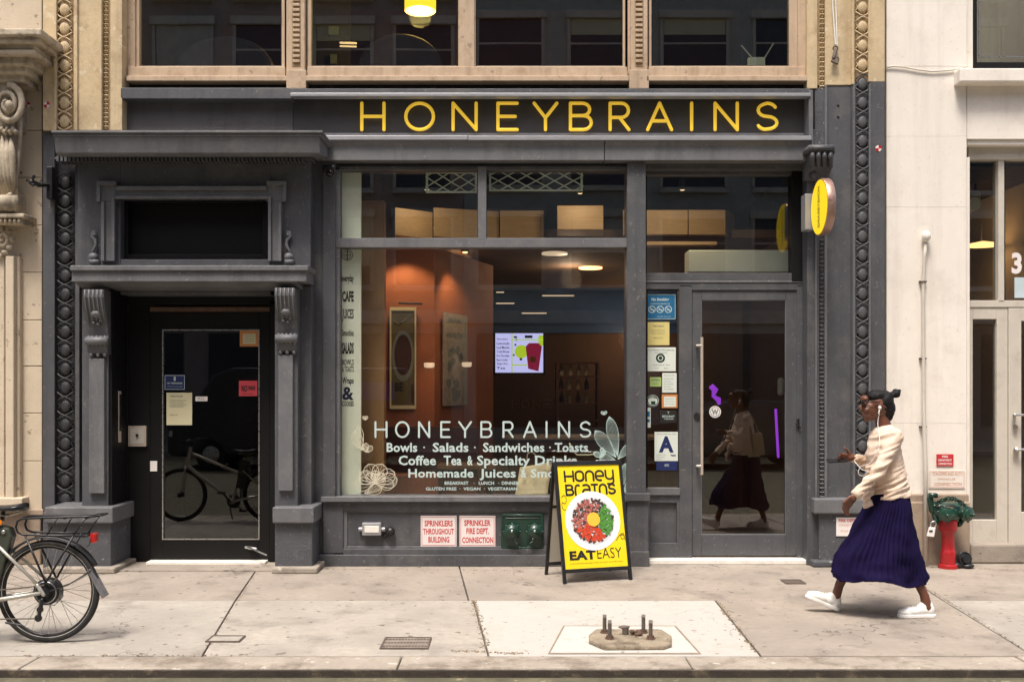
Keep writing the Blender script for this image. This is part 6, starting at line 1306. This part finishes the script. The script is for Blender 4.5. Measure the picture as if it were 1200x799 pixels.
hand(m, WRn+fd*.01, fd, (fd+Vector((0, 0, -.5))), Vector((.55, .25, -.35)), (fd*.6+Vector((-.2, -.1, -.5))+Vector((-.4, 0, .1))), Vector((.45, .35, -.6)).cross(fd).cross(fd)*-1)
# far hand holds the phone: palm up, fingers under, thumb on top
hand(m, WRf, Vector((-1, -.12, -.05)), Vector((-.9, -.5, -.1)), Vector((.35, -.8, .35)), Vector((-.55, -.3, .8)), Vector((.0, .35, -1)))
body = organic('body', m, 'skin', .0048, t, 3)
# hair: pulled back, small bun
m = MB(); m.ell(w(1035.5, 471), (.074, .080, .090), 22, 14); m.ell(w(1027.5, 464.5), (.080, .072, .052), 20, 10); m.ell(w(1038, 482), (.046, .066, .060), 16, 10); m.ell(w(1034, 478), (.036, .077, .035), 14, 8)
m.ell(w(1039.5, 478), (.058, .072, .082), 18, 12); m.ell(w(1041.5, 487), (.030, .05, .042), 14, 8); m.ell(w(1050, 461), (.033, .036, .035), 16, 10); m.cap(w(1051, 459), w(1054.5, 457.5), .016, .011); m.cap(w(1042, 464), w(1047, 462), .026)
organic('hair', m, 'hair', .006, t, 2, lambda p: .003*noise.noise(p*45)+.0035*noise.noise(Vector((p.x*35, p.y*130, p.z*90))))
m = MB()
for s in (-1, 1):
    m.ell(w(1009.8, 471.5, s*.031), (.010, .030, .021), 14, 8); m.tube([w(1010.5, 469.5, s*.058), w(1018, 470.5, s*.073), w(1027, 471.5, s*.080)], .0045, 6)
m.cap(w(1008.8, 470.5, -.012), w(1008.8, 470.5, .012), .004); m.build('sunglasses', 'lens', t, smooth=True)
m = MB()
for s in (-1, 1): m.ell(w(1026.3, 477.5, s*.086), (.013, .010, .015)); m.cap(w(1026, 479, s*.087), w(1025, 484, s*.085), .005)
m.build('earbud', 'shoe', t, smooth=True)
# sweater
def loft(rows, seg, fn=None, caps=True):                 # rows: (front px, back px, py front, py back, half width)
    mb = MB(); vs = []
    for i, (a, b_, pa_, pb_, hw) in enumerate(rows):
        A, B_ = w(a, pa_), w(b_, pb_); c = (A+B_)/2; h = (B_-A)/2
        for k in range(seg):
            q = 2*PI*k/seg; p = c+h*math.cos(q)*-1+Vector((0, hw*math.sin(q), 0)); vs.append(fn(p, c, q, i) if fn else p)
    n = len(rows); fs = [(i*seg+k, i*seg+(k+1) % seg, (i+1)*seg+(k+1) % seg, (i+1)*seg+k) for i in range(n-1) for k in range(seg)]
    if caps: fs += [tuple(range(seg)), tuple(range((n-1)*seg, n*seg))]
    return mb.add(vs, fs)
rows_ = [(1027, 1042, 499, 496.5, .058), (1025, 1046, 502, 499, .08), (1021.5, 1050, 507, 503, .135), (1019.5, 1053, 514, 510, .155), (1017, 1054.5, 524, 522, .155), (1016, 1056, 536, 536, .155), (1016, 1058.5, 548, 548, .16), (1016.5, 1061.5, 560, 560, .165), (1017, 1064.5, 571, 571, .17), (1018.5, 1066, 580, 579, .175), (1019.5, 1065.5, 584, 581.5, .170)]
m = loft(crom(rows_, 3), 40)
m.cap(SHn+Vector((.005, .015, -.01)), ELn, .064, .050, 16); m.cap(ELn, WRn-fd*.01, .050, .033, 16); m.cyl(WRn-fd*.04, WRn+fd*.005, .037, .035)
ff = (WRf-ELf).normalized(); m.cap(SHf+Vector((.005, -.015, -.01)), ELf, .062, .048, 16); m.cap(ELf, WRf-ff*.02, .048, .033, 16); m.cyl(WRf-ff*.05, WRf-ff*.01, .037, .036)
m.tube([w(1017, 560, -.08), w(1013, 575, -.10), w(1010, 588, -.11), w(1011, 594, -.11)], [.035, .04, .04, .022], 12)
def folds(p):
    q = Vector((p.x*1.0+p.z*.55, p.y*.6, p.z*1.0-p.x*.4)); n0 = noise.noise(Vector((q.x*4, q.y*5, q.z*24))); a = (1-abs(n0)*2.6)*.009-.004; b_ = noise.noise(q*22)*.003; low = max(0, min(1, (1.3-p.z)/.3)); return (a*(1+low*.8)+b_)-.001
sweater = organic('sweater', m, 'sweater', .0085, t, 3, folds)
m = MB(); m.tube(crom([tuple(w(a, b_, dy)) for a, b_, dy in ((1026, 484, -.085), (1024, 496, -.085), (1020, 520, -.19), (1012, 540, -.15), (1004, 545, -.10), (1001, 553, -.09), (1006, 556, -.1), (1010, 551, -.12), (1004, 548, -.1), (1002, 540, .02))], 5), .0022, 5); m.build('earphone_wire', 'shoe', t)
# skirt: pleated loft
rw = [(1019, 1063, 575, 575, .155), (1015.5, 1066, 590, 590, .175), (1008, 1068, 605, 605, .185), (999, 1070, 620, 622, .20), (989, 1072.5, 636, 640, .22), (979.5, 1075.5, 651, 656, .235), (974, 1078.5, 665, 672, .25), (972, 1081, 673, 682, .268)]
rw = crom(rw, 5); NP = 46; nr = len(rw)
def pleat(p, c, q, i):
    f = i/(nr-1); d = Vector((p.x-c.x, p.y-c.y, 0)); L = d.length; d.normalize(); ph = NP*q+1.2*math.sin(f*5+q*2); tri = abs(((ph/(2*PI)) % 1)*2-1)-.5
    big = .018*f*math.sin(3*q+4*f+1)+.022*f*math.sin(5*q-3*f)+.03*f*noise.noise(Vector((q*2.2, f*7, 2)))+.010*f*noise.noise(Vector((q*1.2, f*22, 5)))
    return p+d*(tri*(.005+.016*f*(1-.55*max(0, f-.75)/.25))*(.55+.6*abs(math.sin(q*1.0+.3)))+big)+Vector((0, 0, .02*f*f*math.sin(4*q+1)+.008*f*noise.noise(Vector((q*6, 1, 1)))))
m = loft(rw, 276, pleat, False); sk = m.build('skirt', 'skirt', t, smooth=True); md = sk.modifiers.new('s', 'SOLIDIFY'); md.thickness = .004
m = loft([(1019, 1063, 575, 575, .15), (1020, 1062, 574.6, 574.6, .14)], 40); m.build('waistband', 'skirt', t)
# shoes
def shoe(origin, ang, y0):
    M = Matrix.Translation(origin) @ Matrix.Rotation(R(ang), 4, 'Y'); u = MB()     # local -X is the toe
    u.ell((-.085, 0, .036), (.062, .043, .030), 16, 10); u.ell((-.04, 0, .046), (.08, .043, .036), 16, 10); u.ell((.03, 0, .055), (.07, .038, .042), 16, 10); u.ell((.085, 0, .055), (.042, .035, .052), 16, 10); u.cap((.03, 0, .08), (.08, 0, .088), .034, .034)
    u.xf(M); organic('shoe', u, 'shoe', .006, t, 2)
    pts = [(-.150, 0), (-.143, .022), (-.115, .041), (-.06, .047), (0, .040), (.06, .038), (.11, .036), (.132, .018), (.136, 0)]; pts = pts+[(a, -b_) for a, b_ in reversed(pts[1:-1])]
    so_ = MB(); so_.prism(pts, .0, .026, 'xy'); so_.xf(M); so_.build('shoe_sole', 'shoe', t, .006)
    l = MB()
    for k in range(4): l.cap((-.055+k*.02, -.02, .078+k*.006), (-.05+k*.02, .02, .078+k*.006), .004, seg=6)
    l.xf(M); l.build('laces', 'sign_white', t)
g1 = w(1069, 719, -.10); g1.z = .001; shoe(g1, 0, 0)
heel = w(986, 716.5, .09); heel.z = .004
M_ = Matrix.Rotation(R(24), 4, 'Y'); off = M_ @ Vector((.125, 0, 0)); shoe(heel-off+Vector((0, 0, 0)), 24, 0)
# phone and bag
q = MB(); c = w(985, 540, .06); M = Matrix.Translation(c) @ Matrix.Rotation(R(-4), 4, 'Y') @ Matrix.Rotation(R(14), 4, 'X'); q.box(-.080, .066, -.036, .036, -.006, .006); q.xf(M); tag(q.build('phone', 'black_vinyl', None, .004), 'black phone held flat in the walking woman\'s raised hand', 'phone')
t2 = T('tote_bag', 'tan bag hanging behind the walking woman\'s hip', 'bag', w(1059, 577, .13)); q = MB()
q.prism([(w(a, b_).x, w(a, b_).z) for a, b_ in ((1046, 540), (1065, 537), (1069, 560), (1071, 578), (1050, 580))], YP+.10, YP+.18, 'xz'); q.build('bag_body', 'bag_tan', t2, .012)
MB().tube([w(1060, 538, .16), w(1052, 520, .17), w(1043, 502, .165), w(1035, 508, .17), w(1048, 541, .16)], .007, 6).build('bag_strap', 'bag_tan', t2)
